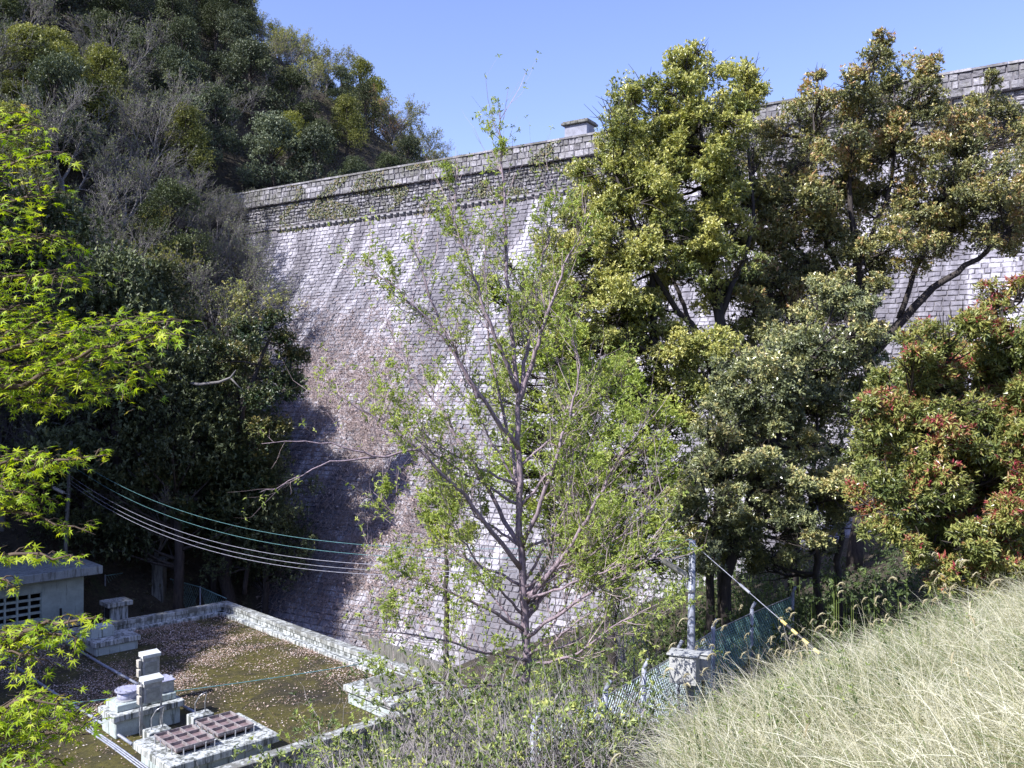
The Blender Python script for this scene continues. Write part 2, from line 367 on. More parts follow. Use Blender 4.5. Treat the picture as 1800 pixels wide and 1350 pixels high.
# ------------------------------------------------------------ the dam
DO = np.array([2.2, 57.0]); DT = np.array([.8518, -.5238]); DN = np.array([-.5238, -.8518]); TOPZ = 16.0
_d = np.linspace(0, 34, 681); _a = np.where(_d < 3.5, 0, np.clip(.30 + (_d - 3.5) * .09, 0, .76)); _o = np.cumsum(_a) * (_d[1] - _d[0])
def damP(s, d, h=0.0):
    """point on the downstream face: s along, d down from the crest, h proud of the face"""
    s = np.asarray(s, float); d = np.asarray(d, float); o = np.interp(d, _d, _o); a = np.interp(d, _d, _a)
    c = 1 / np.sqrt(1 + a * a); hn = o + h * c; 
    p = DO[None] + s[..., None] * DT + hn[..., None] * DN
    return np.concatenate([p, (TOPZ - d + h * a * c)[..., None]], -1)
S0, S1 = -44.0, 44.0
def blocks(rng, s0, s1, d0, d1, rh, bw, rough, base_h=0.0, rows=None, jit=.0, gap=.010):
    a = Acc(); uvs = []
    d = d0; sig = 0
    while d < d1 - .05:
        al = np.interp(d, _d, _a); h = rh * rng.uniform(.88, 1.12); dd = h / math.sqrt(1 + al * al)
        if d + dd > d1: dd = d1 - d
        wsum = s0 - rng.random() * bw; 
        ws = bw * rng.uniform(.5, 1.6, int((s1 - s0) / bw * 1.1) + 4); e = wsum + np.cumsum(ws); e = e[e < s1 + bw]
        L = e[:-1] + gap; R = e[1:] - gap; N = len(L)
        t0 = d + .012 + rng.uniform(0, jit, N); t1 = d + dd - .012 - rng.uniform(0, jit, N)
        g = np.array([0, .06, .5, .94, 1.0])
        SS = L[:, None, None] + (R - L)[:, None, None] * g[None, None, :] + 0 * g[None, :, None]
        TT = t0[:, None, None] + (t1 - t0)[:, None, None] * g[None, :, None] + 0 * g[None, None, :]
        H = rng.uniform(.2, 1, (N, 1, 1)) * rough + rng.normal(size=(N, 5, 5)) * rough * .33
        H[:, 0] = H[:, -1] = -.03; H[:, :, 0] = H[:, :, -1] = -.03
        P = damP(SS.ravel(), TT.ravel(), H.ravel() + base_h)
        r_, c_ = np.meshgrid(np.arange(4), np.arange(4), indexing='ij'); i0 = (r_ * 5 + c_).ravel()
        q = np.stack([i0, i0 + 5, i0 + 6, i0 + 1], -1)[None] + (np.arange(N) * 25)[:, None, None]
        a.add(P, q.reshape(-1, 4), None, np.repeat(rng.random(N), 25)); uvs.append(np.stack([SS.ravel(), TT.ravel()], -1))
        d += dd
    return a, np.concatenate(uvs)
def add_uv(me, uv):
    l = me.uv_layers.new(name='face'); vi = np.empty(len(me.loops), np.int32); me.loops.foreach_get('vertex_index', vi)
    l.data.foreach_set('uv', uv[vi].astype(np.float32).ravel())
def build_dam():
    rng = np.random.default_rng(5)
    t = thing('stone_dam', 'high curving granite block dam wall across the valley with weathered streaks', 'dam', (DO[0], DO[1], -13))
    off = np.array([DO[0], DO[1], -13.0])
    def ob(nm, a, m, uv=None, par=t):
        a.v = [v - off for v in a.v]; me = a.mesh(nm)
        if uv is not None: add_uv(me, uv)
        return link(nm, me, m, par)
    a, uv = blocks(rng, S0, S1, 3.45, 30.0, .31, .46, .055); ob('battered_face', a, M['stone'], uv)
    a, uv = blocks(rng, S0, S1, 1.22, 3.0, .27, .36, .10, jit=.05, gap=.028); ob('rubble_band', a, M['stone_band'], uv)
    a, uv = blocks(rng, S0, S1, .0, 1.2, .40, .42, .06, .28, gap=.02); cop = ob('parapet', a, M['stone_band'], uv)
    # mass behind the joints, crest and back
    b = Acc(); prof = [(0.0, -3.0), (0.0, .26), (1.21, .26), (1.22, -.03), (3.02, -.03), (3.03, .10), (3.14, .10), (3.15, -.03)] + [(x, -.03) for x in np.linspace(3.5, 30, 40)]
    n = len(prof); ss = np.linspace(S0, S1, 60); vs = []
    for s in ss:
        for d, h in prof: vs.append(damP(np.array([s]), np.array([d]), np.array([h]))[0])
    v = np.array(vs); back = []
    i = (np.arange(59)[:, None] * n + np.arange(n - 1)[None]).ravel()
    b.add(v, np.stack([i, i + 1, i + n + 1, i + n], -1))
    for s in ss:
        p = DO + s * DT - 3.0 * DN; back.append((p[0], p[1], TOPZ)); back.append((p[0], p[1], -14))
    i = np.arange(59) * 2; b.add(back, np.stack([i, i + 1, i + 3, i + 2], -1)); ob('core', b, M['joint'])
    # cap stones along the crest
    c = Acc(); s = S0
    while s < S1:
        L = rng.uniform(.6, 1.0); h0 = rng.uniform(-.012, .012)
        q = damP(np.array([s + .01, s + L - .01, s + .01, s + L - .01]), np.zeros(4), np.array([.38, .38, -.6, -.6])); z0 = TOPZ + .005; z1 = TOPZ + .13 + h0
        vv = [(x[0], x[1], z0) for x in q] + [(x[0], x[1], z1) for x in q]
        c.add(vv, [[0, 1, 5, 4], [2, 6, 7, 3], [0, 4, 6, 2], [1, 3, 7, 5], [4, 5, 7, 6], [0, 2, 3, 1]], None, rng.random()); s += L
    ob('cap_stones', c, M['stone_band'])
    # shelf above the corbels, then corbels one by one
    base = None; k = 0
    for s in np.linspace(-24, 34, 100):
        cb = Acc(); w_ = .155; dp = .24; ht = .30
        vv = []
        for dz, h in ((0, dp), (.12, dp), (.30, .05)):
            for sg in (-1, 1): vv.append((sg * w_, h, -dz))
        for dz in (0, .30):
            for sg in (-1, 1): vv.append((sg * w_, -.04, -dz))
        p = damP(np.array([s]), np.array([3.15]))[0] - off
        if base is None:
            cb.add(vv, [[0, 1, 3, 2], [2, 3, 5, 4], [6, 7, 1, 0], [4, 5, 9, 8]], [[0, 2, 6], [2, 4, 8], [2, 8, 6], [1, 7, 3], [3, 9, 5], [3, 7, 9]], .6)
            base = link('corbel', cb.mesh('corbel'), M['corbel'], t); o = base
        else:
            o = base.copy(); C.objects.link(o); o.parent = t
        o.location = tuple(p); o.rotation_euler = (0, 0, math.atan2(DN[1], DN[0]) - math.pi / 2)
        o.scale = (rng.uniform(.85, 1.15), 1, rng.uniform(.95, 1.05))
    return t
build_dam()
def gatehouse():
    p = damP(np.array([1.9]), np.array([0.0]), np.array([-1.0]))[0]
    t = thing('gatehouse', 'small pale square gatehouse with a flat overhanging slab on the dam crest', 'gatehouse', p, math.atan2(DT[1], DT[0]))
    a = Acc(); box(a, -.8, .8, -.55, .55, 0, 1.12, .02); obj('wall', a, plain_mat('gatehouse_wall', (.28, .29, .35), .8, 0, .15, 2), t)
    a = Acc(); box(a, -.98, .98, -.74, .74, 1.12, 1.26, .02); box(a, -.9, .9, -.65, .65, 1.26, 1.36, .02); obj('roof', a, M['conc_dark'], t)
gatehouse()
def vines():
    rng = np.random.default_rng(8)
    # ivy on the parapet and band
    a = Acc(); N = 9000; s = rng.uniform(-24, 2, N); d = rng.uniform(-.05, 3.5, N)
    den = np.sin(s * 1.3 + 2 * np.sin(d * 1.7 + s * .4)) + .7 * np.sin(s * .37 + d) + np.where(s < -6, .1, -.5)
    k = den > .35; s = s[k]; d = d[k]; P = damP(s, np.maximum(d, 0), .10 + .28 * (d < 1.2)); n = len(s)
    nn = np.tile([DN[0], DN[1], .3], (n, 1)); dd = rng.normal(size=(n, 3)) * .8 + [0, 0, -.4]; dd -= nn * (dd * nn).sum(1)[:, None]
    leaves(a, P, dd, nn + rng.normal(size=(n, 3)) * .5, rng.uniform(.10, .2, n), .7, rng.random(n))
    tag(obj('ivy', a, M['ivy']), 'straggling ivy growing over the parapet at the left of the dam', 'ivy', kind='stuff')
    # dead creeper on the lower face
    a = Acc(); N = 110000; px = rng.uniform(430, 900, N); s = rng.uniform(-22, 3, N); d = rng.uniform(9, 28.5, N)
    P = damP(s, d, .02); u = 900 + F * P[:, 0] / P[:, 1]; v = 690 - F * P[:, 2] / P[:, 1]
    f1 = np.exp(-(((u - 610) / 110) ** 2 + ((v - 690) / 105) ** 2)); f2 = np.exp(-(((u - 690) / 130) ** 2 + ((v - 930) / 160) ** 2)) * .8
    f3 = np.exp(-(((u - 540) / 90) ** 2 + ((v - 980) / 90) ** 2)) * .9
    lump = .5 + .5 * np.sin(s * 2.1 + 1.7 * np.sin(d * 1.3)) * np.cos(d * 1.9 + s)
    k = rng.random(N) < (f1 + f2 + f3) * (.35 + .65 * lump) * 1.0; P = P[k]; n = len(P)
    nrm = np.tile(unit(np.array([DN[0], DN[1], .75])), (n, 1))
    d0 = rng.normal(size=(n, 3)) * [1, 1, 1] + [0, 0, -.6]; d0 = unit(d0 - nrm * (d0 * nrm).sum(1)[:, None] * .8)
    L = rng.uniform(.2, .65, n); st = P + nrm * rng.uniform(.02, .25, n)[:, None]
    prisms(a, st, st + d0 * L[:, None], .012, .005, 3, rng.random(n))
    k2 = rng.integers(0, n, n // 2); leaves(a, st[k2] + d0[k2] * L[k2][:, None] * .6, rng.normal(size=(len(k2), 3)), nrm[k2] + rng.normal(size=(len(k2), 3)) * .6, rng.uniform(.08, .18, len(k2)), .6, rng.random(len(k2)))
    tag(obj('dry_creeper', a, M['dryvine']), 'dead pinkish brown creeper matted over the lower dam face', 'creeper', kind='stuff')
vines()

# ------------------------------------------------------------ the covered reservoir roof
ROOFZ = -9.95; PARZ = -9.5
Fc = np.array([-13.0, 40.6]); Rc = np.array([-1.0, 28.4]); ea = (Rc - Fc) / np.linalg.norm(Rc - Fc); eb = np.array([ea[1], -ea[0]])
if eb[0] > 0: eb = -eb
RL = np.linalg.norm(Rc - Fc); RW = 15.0
ANG = math.atan2(-eb[1], -eb[0])       # local x axis points along -eb (to the right and away), local y points away to the left (-ea)
def roof_building():
    # local frame at Rc: x from 0 back to -RW along -eb ... build with x' = -distance along eb, y' = distance back along -ea
    t = thing('reservoir_building', 'low concrete building with a flat mossy leaf strewn roof and pale parapet', 'building', (Rc[0], Rc[1], ROOFZ), ANG)
    a = Acc(); box(a, -RW + .2, -.2, .2, RL - .2, -3.2, -.06, .01); obj('wall', a, M['conc_blue'], t)
    a = Acc(); nx, ny = 60, 50; X, Y = np.meshgrid(np.linspace(-RW + .3, -.3, nx), np.linspace(.3, RL - .3, ny)); Z = .015 * np.sin(X * 1.3) * np.cos(Y * 1.1)
    i = (np.arange(ny - 1)[:, None] * nx + np.arange(nx - 1)[None]).ravel()
    a.add(np.stack([X.ravel(), Y.ravel(), Z.ravel()], -1), np.stack([i, i + 1, i + nx + 1, i + nx], -1)); obj('roof', a, M['roof'], t, True)
    h = PARZ - ROOFZ; wd = .42
    for nm, r in (('parapet', (-wd, 0, 0, RL)), ('parapet', (-RW, -wd, 0, wd)), ('parapet', (-RW, -wd, RL - wd, RL)), ('parapet', (-RW, -RW + wd, wd, RL - wd))):
        a = Acc(); box(a, r[0] + .05, r[1] - .05, r[2] + .05, r[3] - .05, -.4, h - .16, .01)
        p = obj(nm, a, M['conc'], t)
        b = Acc(); x0, x1, y0, y1 = r
        if (x1 - x0) > (y1 - y0):
            s = x0
            while s < x1 - .1: e = min(s + 2.4, x1); box(b, s + .004, e - .004, y0, y1, h - .16, h, .015); s = e
            c = Acc(); yy = (y1 - .05, y1 + .26) if y0 < 1 else (y0 - .26, y0 + .05); box(c, x0 + wd + .0, x1, yy[0], yy[1], -.1, .14, .02)
        else:
            s = y0
            while s < y1 - .1: e = min(s + 2.4, y1); box(b, x0, x1, s + .004, e - .004, h - .16, h, .015); s = e
            c = Acc(); xx = (x0 - .26, x0 + .05) if x1 > -1 else (x1 - .05, x1 + .26); box(c, xx[0], xx[1], y0 + .2, y1 - .2, -.1, .14, .02)
        obj('coping', b, M['conc_top'], p); obj('skirting', c, M['conc'], p)
roof_building()
def litter():
    rng = np.random.default_rng(3); a = Acc(); N = 170000
    u = rng.uniform(.5, RW - .5, N); v = rng.uniform(.5, RL - .5, N)
    P = Rc[None] + eb[None] * u[:, None] - ea[None] * v[:, None]
    fx = np.sin(P[:, 0] * .8 + 1.5 * np.sin(P[:, 1] * .35)) + np.sin(P[:, 1] * .9 + P[:, 0] * .5) * .8 + .5 * np.sin(P[:, 0] * 2.3) * np.sin(P[:, 1] * 2.6)
    far = np.clip((v - 4.5) / 5, 0, 1.2); edge = np.exp(-np.minimum(u, RL - v) / 1.1)
    fy = np.sin(P[:, 0] * 1.7 + 2 * np.sin(P[:, 1] * .8)) * np.cos(P[:, 1] * 1.5 - P[:, 0] * .6); dens = np.clip(.035 + .75 * far * np.clip(fx * .45 + .35 + .5 * fy, 0, 1.2) + 1.0 * edge * np.clip(.8 + fy, .3, 1) * (v > 3) + .28 * np.clip(fy - .45, 0, 1), 0, 1)
    k = rng.random(N) < dens; P = P[k]; n = len(P)
    p3 = np.stack([P[:, 0], P[:, 1], ROOFZ + rng.uniform(.02, .06, n)], -1)
    leaves(a, p3, np.stack([rng.normal(size=n), rng.normal(size=n), rng.normal(size=n) * .15], -1), np.array([0, 0, 1.0]) + rng.normal(size=(n, 3)) * .35, rng.uniform(.03, .075, n), .6, rng.random(n), .0)
    tag(obj('leaf_litter', a, M['litter']), 'pale dry fallen leaves scattered over the mossy roof', 'leaves', kind='stuff')
litter()
def rz(px, py, z=ROOFZ): return on_z(px, py, z)

def hatch_block():
    c = (rz(230, 1305, -9.38) + rz(494, 1289, -9.38)) / 2
    t = thing('hatch_plinth', 'low pale concrete plinth with overhanging slab carrying two brown ribbed hatches', 'plinth', (c[0], c[1], ROOFZ), ANG)
    a = Acc(); box(a, -1.38, 1.38, -1.0, 1.0, 0, .38, .02); obj('base', a, M['conc_blue'], t)
    a = Acc(); box(a, -1.55, 1.55, -1.17, 1.17, .37, .58, .025); obj('slab', a, M['conc'], t)
    proto = None
    for i, (x, y, lab) in enumerate(((-.62, .02, 'brown ribbed iron hatch cover on the left half of the plinth'), (.62, .22, 'brown ribbed iron hatch cover on the right half of the plinth'))):
        ca, sa = math.cos(ANG), math.sin(ANG); loc = (c[0] + x * ca - y * sa, c[1] + x * sa + y * ca, ROOFZ + .585)
        if proto is None:
            proto = h = thing('hatch_cover', lab, 'hatch', loc, ANG, 'ribbed hatch covers on the plinth')
            a = Acc(); box(a, -.52, .52, -.68, .68, .08, .12, .01)
            obj('plate', a, M['rust'], h)
            a = Acc()
            for k in range(4): xx = -.52 + k * .3467; box(a, xx - .012, xx + .012, -.68, .68, .12, .20, .003)
            for k in range(4):
                yy = -.68 + k * .4533; 
                for m_ in range(3): x0 = -.52 + m_ * .3467 + .0125; box(a, x0, x0 + .3217, yy - .012, yy + .012, .121, .20, .003)
            obj('rib_grid', a, M['ribs'], h)
            for (bx_, by_) in [(-.56, -.5), (-.56, -.15), (-.56, .2), (-.56, .55), (-.35, -.73), (-.05, -.73), (.25, -.73), (.5, -.73), (.56, -.4), (.56, 0), (.56, .4)]:
                b = Acc(); tube(b, [(bx_, by_, 0), (bx_, by_, .17), (bx_ * 1.05, by_ * 1.05, .175)], [.018, .018, .014], 6); obj('bolt', b, M['galv'], h)
            b = Acc(); box(b, -.44, .44, -.60, .60, 0, .08, .005); obj('seal', b, M['dark'], h)
        else: dup(proto, loc, ANG, lab, 'ribbed hatch covers on the plinth')
    # two little handrail pedestals
    proto = None
    for (px, py, lab) in ((276, 1282, 'small white concrete pedestal with bent steel grab rail, the one nearer the cabinets'), (352, 1255, 'small white concrete pedestal with bent steel grab rail, the one further right behind the hatch')):
        p = rz(px, py, ROOFZ + .38); loc = (p[0], p[1], ROOFZ)
        if proto is None:
            proto = t = thing('rail_pedestal', lab, 'pedestal', loc, ANG, 'pedestals with grab rails')
            a = Acc(); box(a, -.33, .33, -.24, .24, 0, .40, .02); obj('block', a, M['conc'], t)
            a = Acc(); tube(a, [(-.15, .02, .38), (-.15, .02, .72), (-.10, -.16, .98), (-.02, -.24, 1.05), (.10, -.2, 1.05), (.16, -.10, .98), (.16, .02, .72), (.16, .02, .38)], .016, 7); obj('grab_rail', a, M['galv'], t, True)
        else: dup(proto, loc, ANG, lab, 'pedestals with grab rails')
hatch_block()
def tank():
    c = (rz(173, 1243, -9.25) + rz(323, 1228, -9.25)) / 2
    ca, sa = math.cos(ANG), math.sin(ANG)
    def L(x, y, z): return (c[0] + x * ca - y * sa, c[1] + x * sa + y * ca, ROOFZ + z)
    t = thing('stepped_plinth', 'two tier weathered concrete plinth behind the switch cabinets', 'plinth', (c[0], c[1], ROOFZ), ANG)
    a = Acc(); box(a, -.95, .95, -.52, .52, 0, .52, .02); obj('base', a, M['conc_blue'], t)
    a = Acc(); box(a, -1.05, 1.05, -.62, .62, .51, .70, .02); obj('lower_slab', a, M['conc'], t)
    a = Acc(); box(a, -.85, .90, -.36, .50, .70, .90, .02); obj('upper_slab', a, M['conc_blue'], t)
    d = thing('round_hatch', 'round pale blue metal hatch lid with bolted flange on the stepped plinth', 'hatch', L(-.40, .05, .905), ANG)
    a = Acc(); tube(a, [(0, 0, 0), (0, 0, .26)], .28, 28); obj('drum', a, M['blue_metal'], d, True)
    a = Acc(); tube(a, [(0, 0, .26), (0, 0, .30)], .35, 32); obj('lid', a, M['blue_metal'], d)
    a = Acc(); tube(a, [(0, 0, 0), (0, 0, .04)], .34, 28); obj('flange', a, M['metal'], d)
    for k in range(12):
        b = Acc(); th = k * math.pi / 6; tube(b, [(.315 * math.cos(th), .315 * math.sin(th), .30), (.315 * math.cos(th), .315 * math.sin(th), .33)], .018, 6); obj('bolt', b, M['galv'], d)
    d = thing('square_hatch', 'square grey box hatch with pale lavender lid at the right end of the plinth', 'hatch', L(.55, .08, .905), ANG)
    a = Acc(); box(a, -.34, .34, -.30, .30, 0, .33, .01); obj('curb', a, M['metal'], d)
    a = Acc(); box(a, -.38, .38, -.34, .34, .33, .36, .006); obj('lid', a, M['blue_metal'], d)
    for x in (-.4, .4):
        a = Acc(); box(a, x - .02, x + .02, -.08, .08, .30, .39, .004); obj('clasp', a, M['galv'], d)
tank()
def cabinets():
    proto = None
    for (px, py, top, lab) in ((255, 1288, 1190, 'grey switch cabinet on steel legs, the nearer of the pair, beside the hatch plinth'), (252, 1236, 1142, 'grey switch cabinet on steel legs, the farther of the pair, behind the stepped plinth')):
        p = rz(px + 12, py); H = 1.62
        if proto is None:
            proto = t = thing('switch_cabinet', lab, 'cabinet', p, ANG, 'switch cabinets on the roof')
            for x in (-.30, .27):
                a = Acc(); box(a, x - .025, x + .025, -.02, .03, 0, 1.55, .004); obj('leg', a, M['galv'], t)
            a = Acc(); tube(a, [(-.12, 0, .02), (-.29, 0, .42)], .02, 6); tube(a, [(-.3, .25, .02), (-.29, .02, .42)], .02, 6); obj('brace', a, M['galv'], t)
            a = Acc(); box(a, -.27, .245, -.10, .14, .92, 1.50, .008); obj('case', a, M['metal'], t)
            a = Acc(); box(a, -.21, .185, -.116, -.1, .97, 1.34, .004); obj('door', a, plain_mat('cabinet_door', (.36, .38, .36), .5), t)
            a = Acc(); b_ = [(-.31, -.17, 1.50), (.28, -.17, 1.50), (.28, .17, 1.53), (-.31, .17, 1.53), (-.31, -.17, 1.60), (.28, -.17, 1.60), (.28, .17, 1.66), (-.31, .17, 1.66)]
            a.add(b_, [[0, 3, 2, 1], [4, 5, 6, 7], [0, 1, 5, 4], [1, 2, 6, 5], [2, 3, 7, 6], [3, 0, 4, 7]]); obj('rain_hood', a, M['hood'], t)
            for z in (.92, 1.22):
                a = Acc(); box(a, -.42, -.326, -.10, .08, z, z + .24, .01); obj('junction_box', a, M['lampm'], t)
            a = Acc(); tube(a, [(-.37, 0, .82), (-.35, 0, .4), (-.34, 0, 0)], .018, 6); obj('conduit', a, M['galv'], t)
        else: dup(proto, p, ANG, lab, 'switch cabinets on the roof')
cabinets()
def blocks_on_roof():
    p = rz(196, 1142); t = thing('vent_plinth', 'stained concrete block with blue grey slab near the hut parapet', 'plinth', p, ANG)
    a = Acc(); box(a, -.78, .78, -.58, .58, 0, .34, .02); obj('base', a, M['conc_blue'], t)
    a = Acc(); box(a, -.86, .86, -.66, .66, .34, .54, .02); obj('slab', a, M['conc'], t)
    a = Acc(); box(a, -.75, .1, .0, .6, .54, .95, .02); obj('upper_block', a, M['conc_blue'], t)
    p = on_z(204, 1088, -9.9); t = thing('vent_shaft', 'small square ventilation shaft with thick slab cap behind the roof parapet', 'vent', (p[0], p[1], -10.9), ANG)
    a = Acc(); box(a, -.38, .38, -.36, .36, 0, 1.62, .02); obj('shaft', a, M['conc'], t)
    a = Acc(); box(a, -.54, .54, -.5, .5, 1.62, 1.82, .02); obj('cap', a, M['conc_top'], t)
    a = Acc(); box(a, -.40, -.37, -.26, .26, 1.1, 1.55, .004); obj('grille', a, M['dark'], t)
    a = Acc(); tube(a, [(0, 0, 1.82), (0, 0, 1.92)], .04, 8); obj('stub', a, M['metal'], t)
    p = rz(690, 1240); t = thing('concrete_hatch', 'pale concrete access block with grey sloping cover near the right corner parapet', 'plinth', p, ANG)
    a = Acc(); box(a, -.9, .9, -1.15, 1.15, 0, .42, .02); obj('base', a, M['conc_blue'], t)
    a = Acc(); box(a, -1.02, 1.02, -1.27, 1.27, .42, .60, .02); obj('slab', a, M['conc'], t)
    a = Acc(); box(a, -.6, .6, -.75, .75, .60, .78, .03); obj('cover', a, M['conc_dark'], t)
blocks_on_roof()
def pipes():
    z = ROOFZ + .12
    def pipe(name, pts, r, m, lab, cat, group=None, joints=True, zz=z):
        P = np.array([rz(x, y, zz) for x, y in pts]); t = thing(name, lab, cat, P[0], 0, group)
        a = Acc(); tube(a, P - P[0], r, 10); obj('tube', a, m, t, True)
        if joints:
            for i in range(len(P) - 1):
                n = max(2, int(np.linalg.norm(P[i + 1] - P[i]) / 1.5))
                for k in range(1, n):
                    q = P[i] + (P[i + 1] - P[i]) * k / n - P[0]; d = unit(P[i + 1] - P[i]); b = Acc(); tube(b, [q - d * .05, q + d * .05], r * 1.3, 10); obj('coupling', b, m, t)
                    c = Acc(); box(c, q[0] - .07, q[0] + .07, q[1] - .07, q[1] + .07, -.11, -r * .9, .01); obj('saddle', c, M['conc_dark'], t)
    g = 'pale pipes laid on the roof'
    pipe('pipe', [(10, 1160), (90, 1215), (165, 1262), (232, 1308)], .045, M['pipe'], 'long pale blue grey pipe crossing the roof to the hatch plinth, the left one', 'pipe', g)
    pipe('pipe', [(112, 1128), (180, 1168), (243, 1203)], .045, M['pipe'], 'pale blue grey pipe running from the vent block to the cabinets, behind the left one', 'pipe', g)
    pipe('pipe', [(318, 1239), (346, 1254)], .045, M['pipe'], 'short pale pipe end between stepped plinth and grab rail pedestal', 'pipe', g, False)
    for k, lab in enumerate(('left', 'middle', 'right')):
        o = k * 6
        pipe('conduit', [(196 + o * .3, 1245 + o * .7), (172, 1262 + o * .6), (150 + o * .8, 1275 + o * .2), (152 + o, 1283), (195 + o, 1312), (262 + o * 1.2, 1362)], .022, M['pipe'],
             'thin grey conduit bending round the plinth foot, %s of the three' % lab, 'conduit', 'conduits bending round the plinth', False)
    P = bezier(rz(15, 1246, -9.2), rz(640, 1166, -9.2), (0, 0, -.12), 24); a = Acc(); tube(a, P, .013, 6)
    tag(obj('rope', a, M['teal'], None, True), 'thin teal rope stretched low across the mossy roof', 'rope')
pipes()
def hut():
    p = on_z(147, 1088, -10.05); t = thing('hut', 'pale green rendered hut with thick flat slab roof and breeze block window', 'hut', (p[0], p[1], -10.3), ANG)
    # local x<0 runs to the left (toward camera-left), y>0 runs back
    LN, DP, H = 7.0, 4.6, 2.25
    wx0, wx1, wz0, wz1 = -3.6, -1.72, .55, 1.72
    a = Acc()
    box(a, wx1, 0, 0, .18, 0, H, .01); box(a, -LN, wx0, 0, .18, 0, H, .01); box(a, wx0, wx1, 0, .18, 0, wz0, .006); box(a, wx0, wx1, 0, .18, wz1, H, .006)
    box(a, -.18, 0, .181, DP, 0, H, .01); box(a, -LN, -LN + .18, .181, DP, 0, H, .01); box(a, -LN + .181, -.181, DP - .18, DP, 0, H, .01)
    obj('wall', a, M['hutwall'], t)
    a = Acc(); box(a, -LN - .6, .62, -.55, DP + .5, H, H + .36, .02); obj('roof', a, concrete_mat('slab_roof', (.34, .38, .38), (.10, .10, .09), .4), t)
    a = Acc(); box(a, wx0 - .1, wx1 + .1, .9, .95, wz0 - .2, wz1 + .2, .004); obj('interior_shade', a, M['dark'], t)  # black sheet standing in for the darkness inside the hut
    a = Acc(); nx, nz = 4, 4; wb = .06
    for i in range(nx + 1):
        x = wx0 + (wx1 - wx0) * i / nx; box(a, max(x - wb / 2 - .01, wx0), min(x + wb / 2 + .01, wx1), .03, .15, wz0, wz1, .004)
    for i in range(nx):
        x0 = wx0 + (wx1 - wx0) * i / nx + wb / 2 + .01; x1 = wx0 + (wx1 - wx0) * (i + 1) / nx - wb / 2 - .01
        for k in range(nz + 1):
            z = wz0 + (wz1 - wz0) * k / nz; box(a, x0, x1, .035, .145, max(z - .05, wz0), min(z + .05, wz1), .004)
    w_ = obj('window', a, M['hutwall'], t)
    a = Acc(); tube(a, [(-1.05, -.35, .15), (-1.05, -.3, .95)], .05, 6); tag_ = obj('standpipe', a, M['dark'], t)
hut()
def back_fence():
    rng = np.random.default_rng(2)
    pts = [(185, 1012, 43), (265, 1000, 45.5), (300, 1018, 45), (352, 1032, 43.5), (398, 1052, 42)]
    T = [at(*p) for p in pts]; t = thing('wire_fence', 'dark teal wire fence with thin posts behind the reservoir roof', 'fence', (T[0][0], T[0][1], -11.5))
    o = np.array([T[0][0], T[0][1], -11.5])
    for i in range(len(T) - 1):
        L = np.linalg.norm(T[i + 1] - T[i]); n = int(L / .14); 
        a = Acc(); s = np.linspace(0, 1, n)[:, None]; top = T[i] + (T[i + 1] - T[i]) * s; bot = top - [0, 0, 1.5]
        prisms(a, top[:-6] - o, bot[6:] - o, .006, .006, 3); prisms(a, bot[:-6] - o, top[6:] - o, .006, .006, 3); tube(a, [T[i] - o, T[i + 1] - o], .02, 6)
        obj('mesh_panel', a, M['chain_d'], t)
        for k in range(max(1, int(L / 1.6))):
            q = T[i] + (T[i + 1] - T[i]) * k / max(1, int(L / 1.6)) - o; b = Acc(); tube(b, [q + [0, 0, .05], q - [0, 0, 2.2]], .035, 6); obj('post', b, M['pipe'], t)
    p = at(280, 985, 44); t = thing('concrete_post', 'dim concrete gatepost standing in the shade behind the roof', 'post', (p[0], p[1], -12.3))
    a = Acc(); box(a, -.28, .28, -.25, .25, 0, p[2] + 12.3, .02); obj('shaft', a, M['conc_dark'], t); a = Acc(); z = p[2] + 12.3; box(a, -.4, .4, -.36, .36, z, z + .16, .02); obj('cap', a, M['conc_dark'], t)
    # low kerb between building and dam
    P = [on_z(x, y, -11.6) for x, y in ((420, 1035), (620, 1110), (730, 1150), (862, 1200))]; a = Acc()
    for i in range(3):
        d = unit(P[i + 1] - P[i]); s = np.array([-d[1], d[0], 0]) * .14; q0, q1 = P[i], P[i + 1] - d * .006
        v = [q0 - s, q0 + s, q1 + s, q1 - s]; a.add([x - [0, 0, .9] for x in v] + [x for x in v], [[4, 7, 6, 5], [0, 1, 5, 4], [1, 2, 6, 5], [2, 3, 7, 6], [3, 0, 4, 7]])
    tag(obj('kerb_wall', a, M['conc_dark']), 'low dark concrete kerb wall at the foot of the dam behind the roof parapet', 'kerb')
back_fence()

